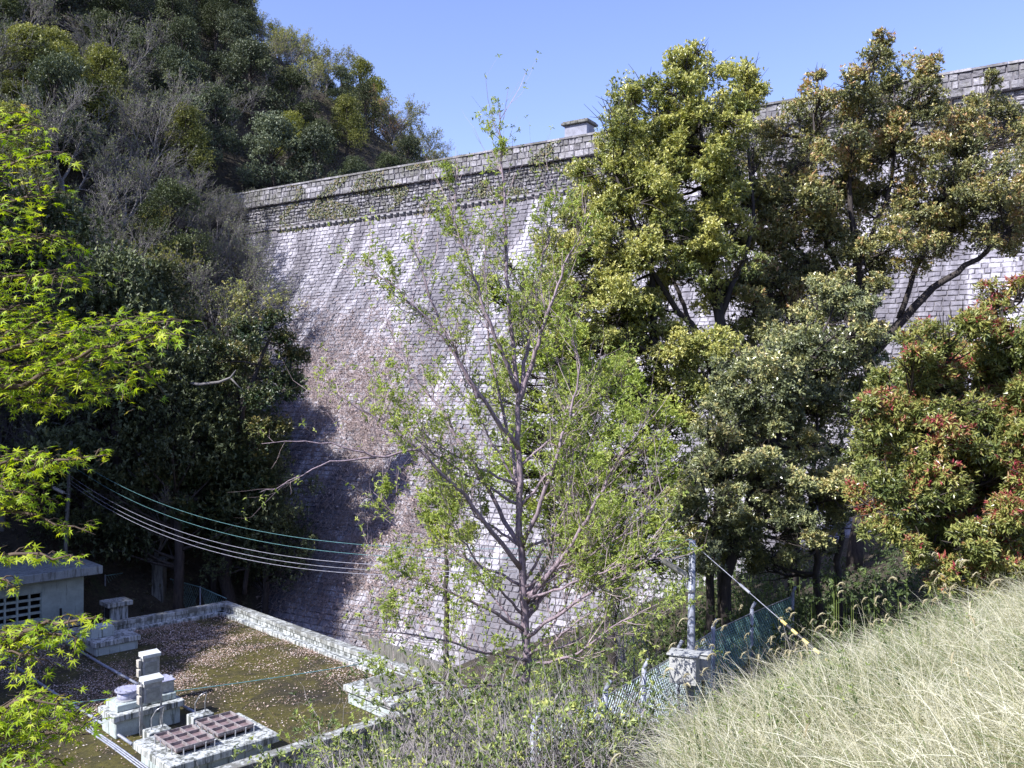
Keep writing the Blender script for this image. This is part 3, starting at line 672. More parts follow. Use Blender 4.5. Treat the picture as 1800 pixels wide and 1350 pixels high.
# ------------------------------------------------------------ poles and cables
POLE = at(1213, 1290, 15.5); POLE[2] = float(G(POLE[0], POLE[1]))
def right_pole():
    b = POLE; top = at(1217, 950, 15.5)
    t = thing('utility_pole', 'slim blue grey steel pole beside the chain link fence', 'pole', b)
    a = Acc(); tube(a, [(0, 0, -.3), (.02, 0, 1.6), (top[0] - b[0], 0, top[2] - b[2])], [.075, .07, .055], 14); obj('shaft', a, M['pipe'], t, True)
    for z in (.9, 2.6, 3.3):
        a = Acc(); tube(a, [(.02, 0, z), (.02, 0, z + .04)], .085, 14); obj('band', a, M['galv'], t)
    a = Acc(); tube(a, [(.03, 0, top[2] - b[2] - .9), (-.1, -.02, top[2] - b[2] - .75)], .022, 7); obj('lamp_bracket', a, M['galv'], t)
    L0 = at(1160, 984, 15.3) - b; L1 = at(1205, 1012, 15.5) - b; 
    lamp = thing('street_lamp', 'flat trough street lamp tilted on the blue grey pole', 'lamp', tuple(b)); d = unit(L1 - L0); sd = np.array([-.2, -.97, .0]); n = np.cross(sd, d); n = unit(n); n = n if n[2] > 0 else -n
    a = Acc(); v = []
    for e, wv in ((L0, .07), (L1, .07)):
        for sgn, hh in ((-1, 0), (1, 0), (1, 1), (-1, 1)): v.append(e + sd * sgn * (wv if hh == 0 else wv * .7) + n * hh * .06)
    a.add(v, [[0, 1, 5, 4], [1, 2, 6, 5], [2, 3, 7, 6], [3, 0, 4, 7], [0, 3, 2, 1], [4, 5, 6, 7]]); obj('housing', a, M['lampm'], lamp)
    a = Acc(); tube(a, [L0 + d * .06 - n * .018, L1 - d * .06 - n * .018], .02, 8); obj('tube_lamp', a, plain_mat('lamp_glass', (.8, .8, .78), .3), lamp)
    c = at(1203, 1172, 15.2); bx = thing('meter_box', 'weathered grey metal box with peaked lid strapped to the pole, the larger', 'box', (c[0], c[1], c[2]), rad(-24))
    a = Acc(); box(a, -.23, .23, -.15, .15, -.26, .22, .008); obj('case', a, M['boxgrey'], bx); a = Acc(); box(a, -.27, .27, -.19, .19, .22, .25, .006); obj('lid', a, M['metal'], bx)
    a = Acc(); box(a, -.20, .20, -.158, -.15, -.22, .18, .003); obj('door', a, M['boxgrey'], bx); a = Acc(); box(a, .14, .16, -.178, -.158, -.03, .05, .003); obj('latch', a, M['galv'], bx)
    c = at(1236, 1170, 15.55); bx = thing('meter_box', 'smaller shaded grey box on the right side of the pole', 'box', (c[0], c[1], c[2]), rad(-24))
    a = Acc(); box(a, -.11, .11, -.12, .12, -.22, .22, .008); obj('case', a, M['metal'], bx); a = Acc(); box(a, -.14, .14, -.15, .15, .22, .245, .006); obj('lid', a, M['metal'], bx)
    a = Acc(); tube(a, [(0, 0, -.22), (0, 0, -.62)], .03, 8); obj('conduit', a, M['dark'], bx)
    # guy wire with striped guard
    g1 = at(1462, 1168, 12.6); g0 = at(1218, 955, 15.5); gs = thing('guy_wire', 'steel guy wire from the pole with yellow and black striped guard', 'wire', g0)
    a = Acc(); tube(a, [g0 * 0, (g1 - g0) * .5, (g1 - g0)], .006, 6); obj('wire', a, M['cable'], gs)
    e = unit(g1 - g0); L = np.linalg.norm(g1 - g0)
    for k in range(9):
        s0 = L - 1.08 + k * .12; b2 = Acc(); tube(b2, [e * s0, e * (s0 + .119)], .024, 10); obj('guard_stripe', b2, M['yellow'] if k % 2 == 0 else M['black'], gs)
    b2 = Acc(); tube(b2, [e * (L - 2.1), e * (L - 1.85)], .022, 8); obj('insulator', b2, M['galv'], gs)
right_pole()
def left_pole():
    b = at(112, 960, 41); top = at(125, 775, 41); z0 = -10.8
    t = thing('utility_pole', 'dark slim pole standing in the shade behind the hut', 'pole', (b[0], b[1], z0))
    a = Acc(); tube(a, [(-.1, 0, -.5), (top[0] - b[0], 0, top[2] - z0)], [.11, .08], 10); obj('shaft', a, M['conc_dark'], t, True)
    p = at(104, 862, 40.8); l = thing('street_lamp', 'dim trough lamp tilted on the shaded pole behind the hut', 'lamp', p); a = Acc(); box(a, -.3, .25, -.1, .1, -.05, .05, .01); obj('housing', a, M['lampm'], l); l.rotation_euler = (0, rad(28), 0)
    a = Acc(); tube(a, [(.25, 0, 0), (.5, 0, .05)], .02, 6); obj('bracket', a, M['galv'], l)
    L = [(122, 800), (122, 815), (122, 835), (121, 842), (121, 848)]; R = [(1217, 948), (1217, 962), (1216, 968), (1216, 975), (1216, 979)]
    for i, ((lx, ly), (rx, ry)) in enumerate(zip(L, R)):
        P = bezier(at(lx, ly, 41), at(rx, ry, 15.5), (0, 0, -1.55 - .05 * i), 40); a = Acc(); tube(a, P, .006 if i < 2 else .008, 5)
        o = obj('overhead_cable', a, M['teal'] if i < 2 else M['cable'], None, True)
        tag(o, ['topmost thin teal cable sagging between the two poles', 'second thin teal cable sagging between the two poles', 'third cable from the top, pale grey, sagging between the poles', 'fourth cable from the top, pale grey, just above the lowest', 'lowest pale grey cable sagging between the two poles'][i], 'cable', 'overhead cables')
left_pole()
def front_fence():
    top = [(935, 1290, 11.6), (1062, 1228, 13.0), (1130, 1188, 14.2), (1190, 1152, 15.8), (1252, 1112, 17.4), (1320, 1080, 19.2), (1392, 1050, 21.0)]
    T = [at(*p) for p in top]; H = 1.45
    t = thing('chain_link_fence', 'pale blue chain link fence climbing beside the steel pole', 'fence', (T[0][0], T[0][1], T[0][2] - H)); o = np.array([T[0][0], T[0][1], T[0][2] - H])
    for i in range(len(T) - 1):
        A_, B_ = T[i], T[i + 1]; L = np.linalg.norm(B_ - A_); cell = .11; n = int(L / cell); m = int(H / cell)
        s = np.arange(-m, n); a = Acc(); P0 = []; P1 = []
        for k in s:
            for sg in (1, -1):
                u0, v0, u1, v1 = k * cell, 0, (k + m) * cell, H
                if u0 < 0: v0 = -u0; u0 = 0
                if u1 > L: v1 = H - (u1 - L); u1 = L
                if v1 - v0 < .05: continue
                if sg < 0: v0, v1 = H - v0, H - v1
                W = lambda u, v: A_ + (B_ - A_) * (u / L) - np.array([0, 0, v]) + np.array([0, 1, 0]) * (.03 * math.sin(u * 2.5) * math.sin(v * 2.2))
                K = 4; pr = None
                for j in range(K + 1):
                    q = W(u0 + (u1 - u0) * j / K, v0 + (v1 - v0) * j / K)
                    if pr is not None: P0.append(pr); P1.append(q)
                    pr = q
        P0 = np.array(P0) - o; P1 = np.array(P1) - o
        prisms(a, P0, P1, .0062, .0062, 3); obj('mesh_panel', a, M['chain'] if i < 4 else M['chain_d'], t)
        b = Acc(); tube(b, [A_ - o + [0, 0, .02], B_ - o + [0, 0, .02]], .012, 5); obj('top_wire', b, M['galv'], t)
    for i, p in enumerate(T):
        b = Acc(); tube(b, [p - o + [.02, 0, .12], p - o - [0, 0, H + .4]], .04, 8); tube(b, [p - o + [.02, 0, .12], p - o + [.10, .02, .26]], .035, 8); obj('post', b, M['pipe'], t, True)
front_fence()

# ------------------------------------------------------------ trees
def clump_tree(name, label, cat, seed, clumps, depth, limbs, leaf, bark, L, k, tuft_n, wr=.42, base=None, dj=1.2, flat=.95, group=None, sub=4, mixpow=1.0, upb=.35, shell=.12, root_r=.2, fill=3, avoid=None):
    """tree whose crown is made of leafy clumps; limbs are polylines of (px,py,depth,radius)"""
    rng = np.random.default_rng(seed)
    LP = [np.array([at(x, y, D) for x, y, D, r in l]) for l in limbs]; LR = [np.array([r for *_, r in l]) for l in limbs]
    b = LP[0][0].copy() if base is None else np.array(base, float)
    t = thing(name, label, cat, b, 0, group)
    ta = Acc(); allp = []
    for P, R in zip(LP, LR):
        tt = np.linspace(0, len(P) - 1, (len(P) - 1) * 6 + 1); Q = np.stack([np.interp(tt, np.arange(len(P)), P[:, c]) for c in range(3)], -1); RR = np.interp(tt, np.arange(len(P)), R)
        Qs = Q.copy(); 
        for _ in range(4): Qs[1:-1] = (Qs[:-2] + 2 * Qs[1:-1] + Qs[2:]) / 4
        Qs[1:-1] += rng.normal(size=Qs[1:-1].shape) * RR[1:-1][:, None] * .35
        tube(ta, Qs - b, RR, 8); allp.append(np.concatenate([Qs, RR[:, None]], 1))
    AP = np.concatenate(allp)
    ca = Acc(); p0 = []; p1 = []; r0 = []; r1 = []
    ext = []
    for x, y, q in clumps:
        if q > 48 and fill:
            for _ in range(fill):
                ex, ey = x + rng.normal() * q * .9, y + (abs(rng.normal()) - .25) * q * .9
                if not (avoid and avoid[0] < ex < avoid[2] and avoid[1] < ey < avoid[3]) and min((ex - a_) ** 2 + (ey - b_) ** 2 - (c_ * 1.1) ** 2 for a_, b_, c_ in clumps) < 0: ext.append((ex, ey, q * rng.uniform(.55, .85)))
    for (px, py, rp) in list(clumps) + ext:
        D = depth + rng.uniform(-dj, dj); c = at(px, py, D); r = rp / F * D * 1.2
        dist = np.linalg.norm(AP[:, :3] - c, axis=1) + np.maximum(AP[:, 2] - c[2], 0) * 1.5; j = dist.argmin(); s = AP[j, :3]
        br = min(AP[j, 3] * .6, .05 + .012 * dist[j])
        P = bezier(s, c, (0, 0, -.08 * dist[j]), 7, rng, .03 * dist[j] ** .5); tube(ta, P - b, np.linspace(br, .015, 7), 5)
        # twigs inside the clump
        n2 = 14; e, _ = clump_pts(rng, c, r * .95, n2, flat, .6); st = P[rng.integers(3, 7, n2)]
        m = (st + e) / 2 + rng.normal(size=e.shape) * .08 * r
        p0 += [*st, *m]; p1 += [*m, *e]; r0 += [.018] * n2 + [.011] * n2; r1 += [.011] * n2 + [.004] * n2
        # leaf pads: several sub-clumps per clump so that gaps and ledges appear
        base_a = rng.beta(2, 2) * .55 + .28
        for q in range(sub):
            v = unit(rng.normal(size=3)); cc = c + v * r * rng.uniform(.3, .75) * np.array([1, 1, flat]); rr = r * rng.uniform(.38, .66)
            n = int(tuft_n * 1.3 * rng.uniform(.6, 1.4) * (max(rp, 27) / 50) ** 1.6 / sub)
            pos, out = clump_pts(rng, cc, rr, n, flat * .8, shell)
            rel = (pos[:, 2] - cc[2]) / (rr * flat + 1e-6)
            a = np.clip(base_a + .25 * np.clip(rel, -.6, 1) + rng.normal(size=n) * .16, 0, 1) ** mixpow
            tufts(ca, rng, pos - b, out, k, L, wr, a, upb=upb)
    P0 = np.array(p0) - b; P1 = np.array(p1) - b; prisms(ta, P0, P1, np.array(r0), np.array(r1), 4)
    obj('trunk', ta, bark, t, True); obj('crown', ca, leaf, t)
    return t
def fillp(seed, poly, step, r0, r1, gaps=(), keep=.86):
    """clump centres that fill the crown outline seen in the photograph"""
    rng = np.random.default_rng(seed); P = np.array(poly, float); out = []
    for y in np.arange(P[:, 1].min(), P[:, 1].max(), step):
        for x in np.arange(P[:, 0].min(), P[:, 0].max(), step):
            a, b = x + rng.uniform(-.5, .5) * step, y + rng.uniform(-.5, .5) * step; ins = False; j = len(P) - 1
            for i in range(len(P)):
                if (P[i, 1] > b) != (P[j, 1] > b) and a < (P[j, 0] - P[i, 0]) * (b - P[i, 1]) / (P[j, 1] - P[i, 1]) + P[i, 0]: ins = not ins
                j = i
            if ins and rng.random() < keep and not any((a - g[0]) ** 2 + (b - g[1]) ** 2 < g[2] ** 2 for g in gaps): out.append((a, b, rng.uniform(r0, r1)))
    return out
GAPS = [(1015, 235, 52), (1272, 105, 30), (1268, 150, 20), (1165, 120, 26), (1480, 115, 30), (1400, 180, 14), (1592, 100, 22), (1665, 160, 26), (1700, 165, 22), (1350, 215, 16), (1090, 260, 14), (1350, 690, 16), (1180, 400, 12), (1060, 470, 14), (1430, 300, 12), (1560, 200, 10), (1572, 312, 26), (1490, 388, 12), (1600, 520, 46), (1665, 485, 40), (1205, 522, 26), (1760, 460, 40), (1700, 520, 40), (1480, 780, 36), (1500, 1010, 60), (1110, 640, 18), (1650, 275, 22), (1460, 560, 14), (1230, 760, 26), (1640, 320, 20), (1720, 290, 18)]
def gz(px, Y): x = (px - 900) / F * Y; return float(G(x, Y))
def foot(px, Y, r):   # pixel entry of a trunk foot standing on the ground
    z = gz(px, Y) - .3; pr = proj((at(px, 700, Y)[0], Y, z)); return (px, pr[1], Y, r)

clump_tree('camphor_tree', 'tall bright green camphor tree just right of the gatehouse, reaching above the dam crest', 'tree', 11,
    [(1225, 92, 30), (1197, 125, 34), (1250, 125, 38), (1305, 130, 32), (1318, 165, 30), (1295, 205, 42), (1120, 160, 42), (1080, 205, 42), (1150, 205, 50), (1222, 200, 50), (1075, 258, 30), (1125, 275, 55), (1200, 280, 52), (1278, 268, 46),
     (1020, 300, 20), (1095, 335, 50), (1040, 350, 42), (1175, 360, 50), (1255, 355, 55), (1010, 420, 40), (1075, 430, 52), (1145, 430, 45), (1225, 440, 42), (1000, 500, 42), (1065, 520, 52), (1130, 590, 45), (1050, 600, 50), (1200, 590, 42), (1180, 480, 30), (1090, 660, 50), (1160, 650, 44), (1230, 660, 46), (980, 570, 35), (1260, 510, 36), (960, 430, 30), (985, 480, 34), (1000, 640, 38), (1240, 700, 36), (1280, 700, 34), (1215, 740, 34), (1010, 380, 30), (1270, 620, 34)] + fillp(1, [(1005,290),(1060,210),(1090,160),(1190,120),(1205,80),(1250,80),(1275,120),(1325,125),(1330,190),(1315,240),(1340,330),(1310,480),(1280,640),(1240,720),(1100,720),(1000,640),(960,560),(980,430),(1020,340)], 35, 25, 38, GAPS, 0.92),
    27, [[foot(1275, 27, .22), (1272, 700, 27, .19), (1262, 540, 27, .16), (1235, 330, 27, .10), (1228, 120, 27, .03)], [(1270, 640, 27, .12), (1150, 500, 26.5, .08), (1080, 300, 26, .03)], [(1265, 560, 27, .10), (1330, 400, 27.5, .06), (1305, 180, 27.5, .03)], [(1210, 760, 26.5, .16), (1150, 640, 26.5, .13), (1148, 520, 26.5, .10), (1140, 400, 26.5, .05)], [(1271, 700, 27, .10), (1205, 545, 26.6, .07), (1178, 480, 26.5, .05)]],
    M['camphor'], M['bark_dark'], .10, 7, 330, .46, dj=2.0, avoid=(900, 150, 1062, 262))
clump_tree('camphor_tree', 'broad camphor tree with reddish young leaves and pointed top before the right parapet', 'tree', 12,
    [(1552, 70, 20), (1550, 105, 32), (1520, 125, 30), (1580, 130, 26), (1437, 128, 18), (1440, 165, 30), (1488, 155, 28), (1530, 175, 46), (1628, 118, 20), (1622, 155, 30), (1590, 190, 38), (1640, 195, 30), (1400, 200, 36), (1450, 220, 44), (1375, 235, 40), (1345, 225, 26), (1325, 270, 36), (1415, 285, 54), (1490, 262, 50), (1560, 245, 40), (1635, 240, 36),
     (1742, 138, 18), (1738, 180, 34), (1698, 200, 34), (1680, 255, 44), (1752, 250, 40), (1795, 235, 36), (1335, 340, 52), (1415, 365, 52), (1490, 340, 46), (1600, 320, 38), (1680, 330, 50), (1755, 335, 52), (1375, 425, 52), (1455, 425, 44), (1555, 400, 48), (1640, 400, 50), (1720, 400, 46), (1790, 385, 40), (1325, 495, 50), (1300, 420, 42), (1395, 515, 50), (1335, 585, 44), (1470, 500, 38), (1530, 470, 40), (1600, 455, 36), (1840, 300, 60), (1850, 400, 60)] + fillp(2, [(1340,245),(1425,200),(1440,135),(1480,160),(1520,120),(1550,70),(1585,130),(1630,115),(1650,180),(1700,190),(1740,140),(1770,180),(1830,220),(1850,430),(1720,440),(1560,460),(1540,520),(1440,580),(1370,660),(1290,640),(1300,400),(1320,280)], 36, 25, 38, GAPS, 0.92),
    29, [[foot(1500, 29, .28), (1535, 700, 29, .22), (1528, 600, 29, .19), (1505, 450, 29, .13), (1490, 330, 29, .07), (1530, 120, 29, .03)], [(1532, 620, 29, .17), (1620, 520, 28.5, .12), (1740, 440, 28, .07), (1800, 370, 28, .03)], [(1530, 560, 29, .12), (1440, 420, 29.5, .08), (1430, 200, 29.5, .03)], [(1580, 560, 28.8, .10), (1640, 400, 28.6, .07), (1690, 250, 28.6, .03)], [(1500, 480, 29, .10), (1572, 330, 29, .06), (1572, 150, 29, .03)], [(1438, 480, 29.4, .10), (1360, 380, 29.4, .05)], [foot(1395, 29, .2), (1388, 700, 29, .15), (1350, 500, 29, .09), (1330, 330, 29, .04)]],
    M['camphor_rust'], M['bark_dark'], .10, 7, 290, .46, dj=2.4)
clump_tree('laurel_tree', 'mid height glossy green tree with bronze tips between the camphors and the red leaved shrub', 'tree', 13,
    [(1450, 505, 26), (1468, 555, 38), (1525, 570, 32), (1400, 610, 46), (1445, 625, 46), (1510, 630, 42), (1350, 645, 46), (1390, 690, 48), (1455, 700, 40), (1500, 690, 34), (1325, 720, 46), (1385, 765, 38), (1335, 800, 44), (1295, 830, 48), (1255, 850, 44), (1380, 850, 46), (1440, 870, 42), (1325, 900, 46), (1400, 920, 40), (1285, 925, 42), (1470, 920, 30), (1520, 870, 30), (1330, 975, 28), (1480, 850, 30), (1250, 790, 36), (1215, 900, 36), (1300, 760, 36), (1445, 960, 24), (1230, 960, 26), (1500, 730, 34), (1540, 690, 34), (1520, 790, 30), (1470, 790, 32), (1545, 610, 30), (1290, 690, 32), (1245, 740, 30)] + fillp(3, [(1450,500),(1545,570),(1520,690),(1470,730),(1420,770),(1530,860),(1480,940),(1330,1010),(1220,990),(1190,880),(1230,780),(1280,640),(1360,610)], 36, 28, 42, GAPS, 0.95),
    20.5, [[foot(1270, 20.5, .16), (1275, 1000, 20.5, .13), (1320, 860, 20.5, .10), (1400, 700, 20.5, .06), (1465, 540, 20.5, .02)], [foot(1440, 21, .10), (1436, 980, 21, .08), (1425, 880, 21, .06), (1440, 700, 21, .03)], [foot(1478, 21, .10), (1470, 980, 21, .08), (1490, 880, 21, .05), (1510, 700, 21, .02)], [foot(1245, 20.5, .12), (1250, 980, 20.5, .09), (1265, 850, 20.5, .04)]],
    M['glossy'], M['bark_dark'], .085, 7, 300, .45, dj=1.6)
clump_tree('photinia_bush', 'large bush with yellow green and crimson leaves above the dry grass at the right', 'bush', 14,
    [(1750, 535, 38), (1800, 520, 44), (1690, 575, 44), (1622, 600, 40), (1780, 600, 60), (1560, 670, 42), (1640, 670, 56), (1730, 680, 62), (1810, 700, 60), (1535, 740, 32), (1615, 755, 52), (1700, 770, 60), (1780, 790, 60), (1555, 840, 40), (1640, 860, 54), (1720, 870, 60), (1800, 890, 60), (1600, 930, 44), (1680, 950, 54), (1760, 970, 52), (1650, 1010, 30), (1720, 1030, 32), (1800, 1000, 40), (1850, 600, 60), (1850, 800, 60), (1590, 880, 34), (1530, 810, 28)] + fillp(4, [(1850,490),(1690,560),(1600,600),(1520,680),(1510,760),(1545,830),(1510,900),(1600,990),(1700,1050),(1850,1060)], 42, 32, 44, GAPS, 0.92),
    14.5, [[foot(1790, 15, .12), (1785, 900, 15, .09), (1770, 650, 15, .05), (1760, 540, 15, .02)], [foot(1760, 15, .09), (1700, 900, 14.7, .06), (1600, 720, 14.5, .03)], [foot(1770, 15, .08), (1700, 980, 14.5, .05), (1610, 900, 14.5, .02)]],
    M['photinia'], M['bark_dark'], .085, 6, 280, .34, dj=1.1, upb=.15)
clump_tree('lime_leaved_tree', 'yellow green leafy tree directly behind the twiggy sapling', 'tree', 15,
    [(850, 490, 26), (900, 470, 30), (950, 515, 36), (890, 645, 32), (955, 620, 40), (1010, 700, 48), (1075, 690, 48), (945, 765, 40), (1010, 800, 48), (1085, 800, 48), (1150, 740, 44), (1175, 830, 44), (1080, 890, 48), (1000, 890, 44), (905, 860, 34), (1165, 920, 44), (1120, 980, 36), (1040, 970, 38), (1210, 850, 30), (870, 700, 24), (1000, 590, 36), (915, 560, 28)] + fillp(5, [(880,480),(960,510),(1000,570),(1080,650),(1180,690),(1230,760),(1230,900),(1200,1000),(1080,1030),(940,930),(860,870),(890,760),(870,660),(910,600),(840,510)], 36, 26, 38, GAPS, 0.95),
    22.5, [[foot(1080, 22.5, .16), (1075, 950, 22.5, .12), (1040, 800, 22.5, .09), (985, 640, 22.5, .05), (900, 480, 22.5, .02)], [(1050, 850, 22.5, .08), (1130, 760, 22.5, .05), (1180, 700, 22.5, .02)]],
    M['lime'], M['bark_dark'], .08, 5, 190, .46, dj=1.8)
clump_tree('round_shrub', 'small dense yellow green shrub against the dam left of the sapling trunk', 'shrub', 16,
    [(775, 835, 26), (762, 872, 28), (795, 900, 30), (758, 910, 20), (815, 935, 24), (775, 950, 22), (800, 860, 22)],
    25, [[foot(785, 25, .10), (785, 1050, 25, .07), (785, 930, 25, .05), (780, 840, 25, .02)]],
    M['lime'], M['bark_dark'], .10, 6, 260, .5, dj=.5)
clump_tree('oak_tree', 'dark rounded evergreen with bronze upper leaves in front of the dam left end', 'tree', 17,
    [(482, 560, 30), (445, 585, 32), (515, 600, 34), (430, 640, 42), (500, 655, 40), (455, 700, 42), (522, 680, 26), (400, 700, 38), (420, 760, 38), (455, 790, 36), (380, 800, 46), (400, 860, 46), (345, 740, 46), (300, 820, 56), (350, 890, 48), (440, 840, 26), (380, 620, 34), (480, 740, 34), (430, 830, 44), (470, 860, 30), (360, 950, 44), (420, 930, 40), (520, 640, 34), (300, 900, 40)],
    44, [[foot(400, 45, .35), (405, 850, 45, .25), (430, 700, 44, .15), (480, 580, 44, .05)], [(410, 850, 45, .2), (330, 780, 44, .08)]],
    leaf_mat('oak_leaf', [(0, (.02, .045, .022)), (.5, (.055, .085, .03)), (.8, (.16, .16, .045)), (1, (.26, .21, .08))], .4, .15), M['bark_dark'], .17, 6, 330, .5, dj=1.5)

clump_tree('dark_bush', 'dark leafy bush crowded against the shaded foot of the dam', 'bush', 18,
    [(470, 800, 34), (500, 850, 34), (455, 870, 38), (430, 930, 40), (480, 920, 36), (515, 900, 28), (450, 985, 36), (400, 990, 34), (500, 980, 28), (545, 850, 22), (360, 1000, 34), (530, 960, 24)],
    44.5, [[(430, 1045, 44.5, .12), (440, 960, 44.5, .09), (470, 860, 44.5, .05), (475, 790, 44.5, .02)]],
    M['ever'], M['bark_dark'], .14, 5, 150, .5, dj=.9)

# ---- twiggy growth used by the sapling and the bare trees
def grow(rng, p, d, L, r, lev, S, T, kids, up=.12, wig=.12, ratio=.62, ang=.6):
    n = 5 if lev > 1 else 3; step = L / n; pts = [p.copy()]
    for i in range(n):
        d = unit(d + rng.normal(size=3) * wig + np.array([0, 0, up])); q = p + d * step
        ra = r * (1 - i / n * .6); rb = r * (1 - (i + 1) / n * .6); S.append((p, q, ra, rb)); p = q; pts.append(p)
        if lev > 0 and (i > 0 or lev < 3):
            for _ in range(kids if rng.random() < .75 else kids - 1):
                sd = unit(rng.normal(size=3)); sd = unit(sd - d * sd.dot(d)); nd = unit(d * math.cos(ang) + sd * math.sin(ang * rng.uniform(.7, 1.4)))
                grow(rng, p, nd, L * ratio * rng.uniform(.6, 1.1) * (1 - .3 * i / n), rb * .6, lev - 1, S, T, kids, up, wig, ratio, ang)
    T.append((p, d))
def segs_to(acc, S, b, n=4):
    A_ = np.array([s[0] for s in S]) - b; B_ = np.array([s[1] for s in S]) - b; ra = np.array([s[2] for s in S]); rb = np.array([s[3] for s in S])
    th = ra > .03
    for m, k in ((th, 7), (~th, n)):
        if m.any(): prisms(acc, A_[m], B_[m] + unit(B_[m] - A_[m]) * ra[m][:, None] * .3, ra[m], rb[m], k)
def sapling():
    rng = np.random.default_rng(21); D = 16.0
    b = at(930, 1250, D); b[2] = float(G(b[0], D)) - .2
    t = thing('young_tree', 'slender many stemmed grey sapling with sparse fresh lime leaves in the centre', 'tree', b)
    ft = proj(b)
    limbs = [  # (points px,py,depth offset) , radius start/end
        ([(930, ft[1], 0), (925, 1100, 0), (915, 960, 0), (912, 820, 0), (910, 700, 0), (895, 540, .1), (888, 400, .1), (884, 280, .1), (879, 195, .1)], .082, .008),
        ([(910, 710, 0), (940, 620, -.2), (965, 540, -.3), (1000, 450, -.3), (1040, 370, -.3)], .046, .006),
        ([(912, 700, 0), (930, 600, .3), (950, 480, .4), (965, 400, .4), (975, 330, .4)], .04, .006),
        ([(910, 690, 0), (870, 590, -.4), (830, 480, -.5), (800, 400, -.5), (790, 340, -.5)], .04, .006),
        ([(912, 790, 0), (840, 690, -.6), (770, 580, -.8), (700, 510, -.9), (630, 455, -1)], .044, .006),
        ([(840, 700, -.6), (800, 620, -.6), (745, 500, -.6), (725, 400, -.6)], .038, .005),
        ([(915, 960, 0), (850, 850, .4), (790, 740, .6), (720, 650, .7), (680, 560, .8)], .046, .006),
        ([(916, 1000, 0), (830, 890, -.8), (740, 790, -1.2), (650, 730, -1.4), (560, 670, -1.6)], .05, .005),
        ([(918, 960, 0), (960, 860, -.4), (1000, 740, -.5), (1020, 640, -.5), (1000, 560, -.5)], .045, .005),
        ([(922, 1060, 0), (1000, 970, -.5), (1055, 870, -.7), (1090, 800, -.8), (1150, 720, -.9)], .05, .005),
        ([(925, 1110, 0), (840, 1060, -.6), (740, 1020, -1), (650, 1000, -1.3)], .035, .005),
        ([(925, 1120, 0), (1010, 1060, -.6), (1090, 1010, -.9), (1180, 960, -1.2)], .035, .005),
        ([(928, 1160, 0), (850, 1150, -1), (750, 1120, -1.8), (640, 1100, -2.3)], .03, .005),
        ([(928, 1180, 0), (860, 1210, -1.4), (760, 1200, -2.2), (640, 1230, -2.8)], .03, .005),
        ([(928, 1170, 0), (1000, 1160, -1), (1080, 1100, -1.7), (1160, 1060, -2)], .03, .005),
        ([(740, 790, -1.2), (660, 805, -1.5), (560, 770, -1.8), (460, 780, -2)], .022, .004),
        ([(660, 805, -1.5), (560, 815, -1.9), (510, 850, -2), (455, 866, -2.1)], .016, .003),
        ([(915, 900, 0), (900, 780, .8), (860, 640, 1.0), (855, 520, 1.0), (850, 400, 1.0)], .045, .005),
        ([(925, 1050, 0), (990, 930, .8), (1010, 800, 1.0), (1000, 640, 1.0)], .045, .005),
    ]
    for q in range(22):
        y0 = rng.uniform(820, 1170); sg = rng.choice([-1, 1, 1]); ln = rng.uniform(150, 330); an = rng.uniform(.45, 1.2); dz = rng.normal() * 1.0; x0 = np.interp(y0, [700, 960, 1200], [910, 915, 928])
        limbs.append(([(x0, y0, 0), (x0 + sg * ln * .35 * math.sin(an), y0 - ln * .30 * math.cos(an), dz * .4), (x0 + sg * ln * .72 * math.sin(an), y0 - ln * .68 * math.cos(an), dz * .8), (x0 + sg * ln * .95 * math.sin(an), y0 - ln * 1.1 * math.cos(an), dz)], .026, .004))
    S = []; T = []; ta = Acc()
    for li, (pts, r0, r1) in enumerate(limbs):
        P = np.array([at(x, y, D + dz) for x, y, dz in pts]); m = (len(P) - 1) * 5 + 1; tt = np.linspace(0, len(P) - 1, m)
        Q = np.stack([np.interp(tt, np.arange(len(P)), P[:, c]) for c in range(3)], -1)
        for _ in range(3): Q[1:-1] = (Q[:-2] + 2 * Q[1:-1] + Q[2:]) / 4
        Q[1:-1] += rng.normal(size=Q[1:-1].shape) * .018
        R = r0 * (1 - np.linspace(0, 1, m) ** .8) + r1; tube(ta, Q - b, R, 8 if r0 > .05 else 6)
        first = m // 2 if li == 0 else 4
        for i in range(first, m - 1):
            if rng.random() < (.9 if li not in (15, 16) else .45):
                d = unit(Q[i + 1] - Q[i]); sd = rng.normal(size=3); sd = unit(sd - d * sd.dot(d)); nd = unit(d * .75 + sd * .75)
                Ls = rng.uniform(.45, 1.15) * (1 - .45 * i / m); grow(rng, Q[i], nd, Ls, min(R[i] * .45, .011), 1 if li in (15, 16) or rng.random() < .25 else 2, S, T, 2 if rng.random() < .45 else 1, .16 if li < 10 else .08, .16, .6, .65)
        for i in range(m // 4, m - 1):
            if li in (15, 16): break
            d = unit(Q[i + 1] - Q[i]); sd = rng.normal(size=3); sd = unit(sd - d * sd.dot(d)); grow(rng, Q[i], unit(d * .6 + sd * .8 + [0, 0, .3]), rng.uniform(.5, 1.3), .007, 1, S, T, 1, .22, .13, .6, .6)
        T.append((Q[-1], unit(Q[-1] - Q[-2])))
    obj('trunk', ta, M['bark_grey'], t, True)
    tw = Acc(); segs_to(tw, S, b, 3); obj('twigs', tw, M['twig_pink'], t)
    ca = Acc(); tp = np.array([x[0] for x in T]); td = np.array([x[1] for x in T]); keep = rng.random(len(tp)) < .9; tp = tp[keep]; td = td[keep]
    pr = 900 + F * tp[:, 0] / tp[:, 1]; keep = (pr > 620) & (tp[:, 2] > b[2] + 1) & (rng.random(len(tp)) < .62) | (rng.random(len(tp)) < .2); tp = tp[keep]; td = td[keep]
    dens = rng.random(len(tp)) < .8; tp = tp[dens]; td = td[dens]
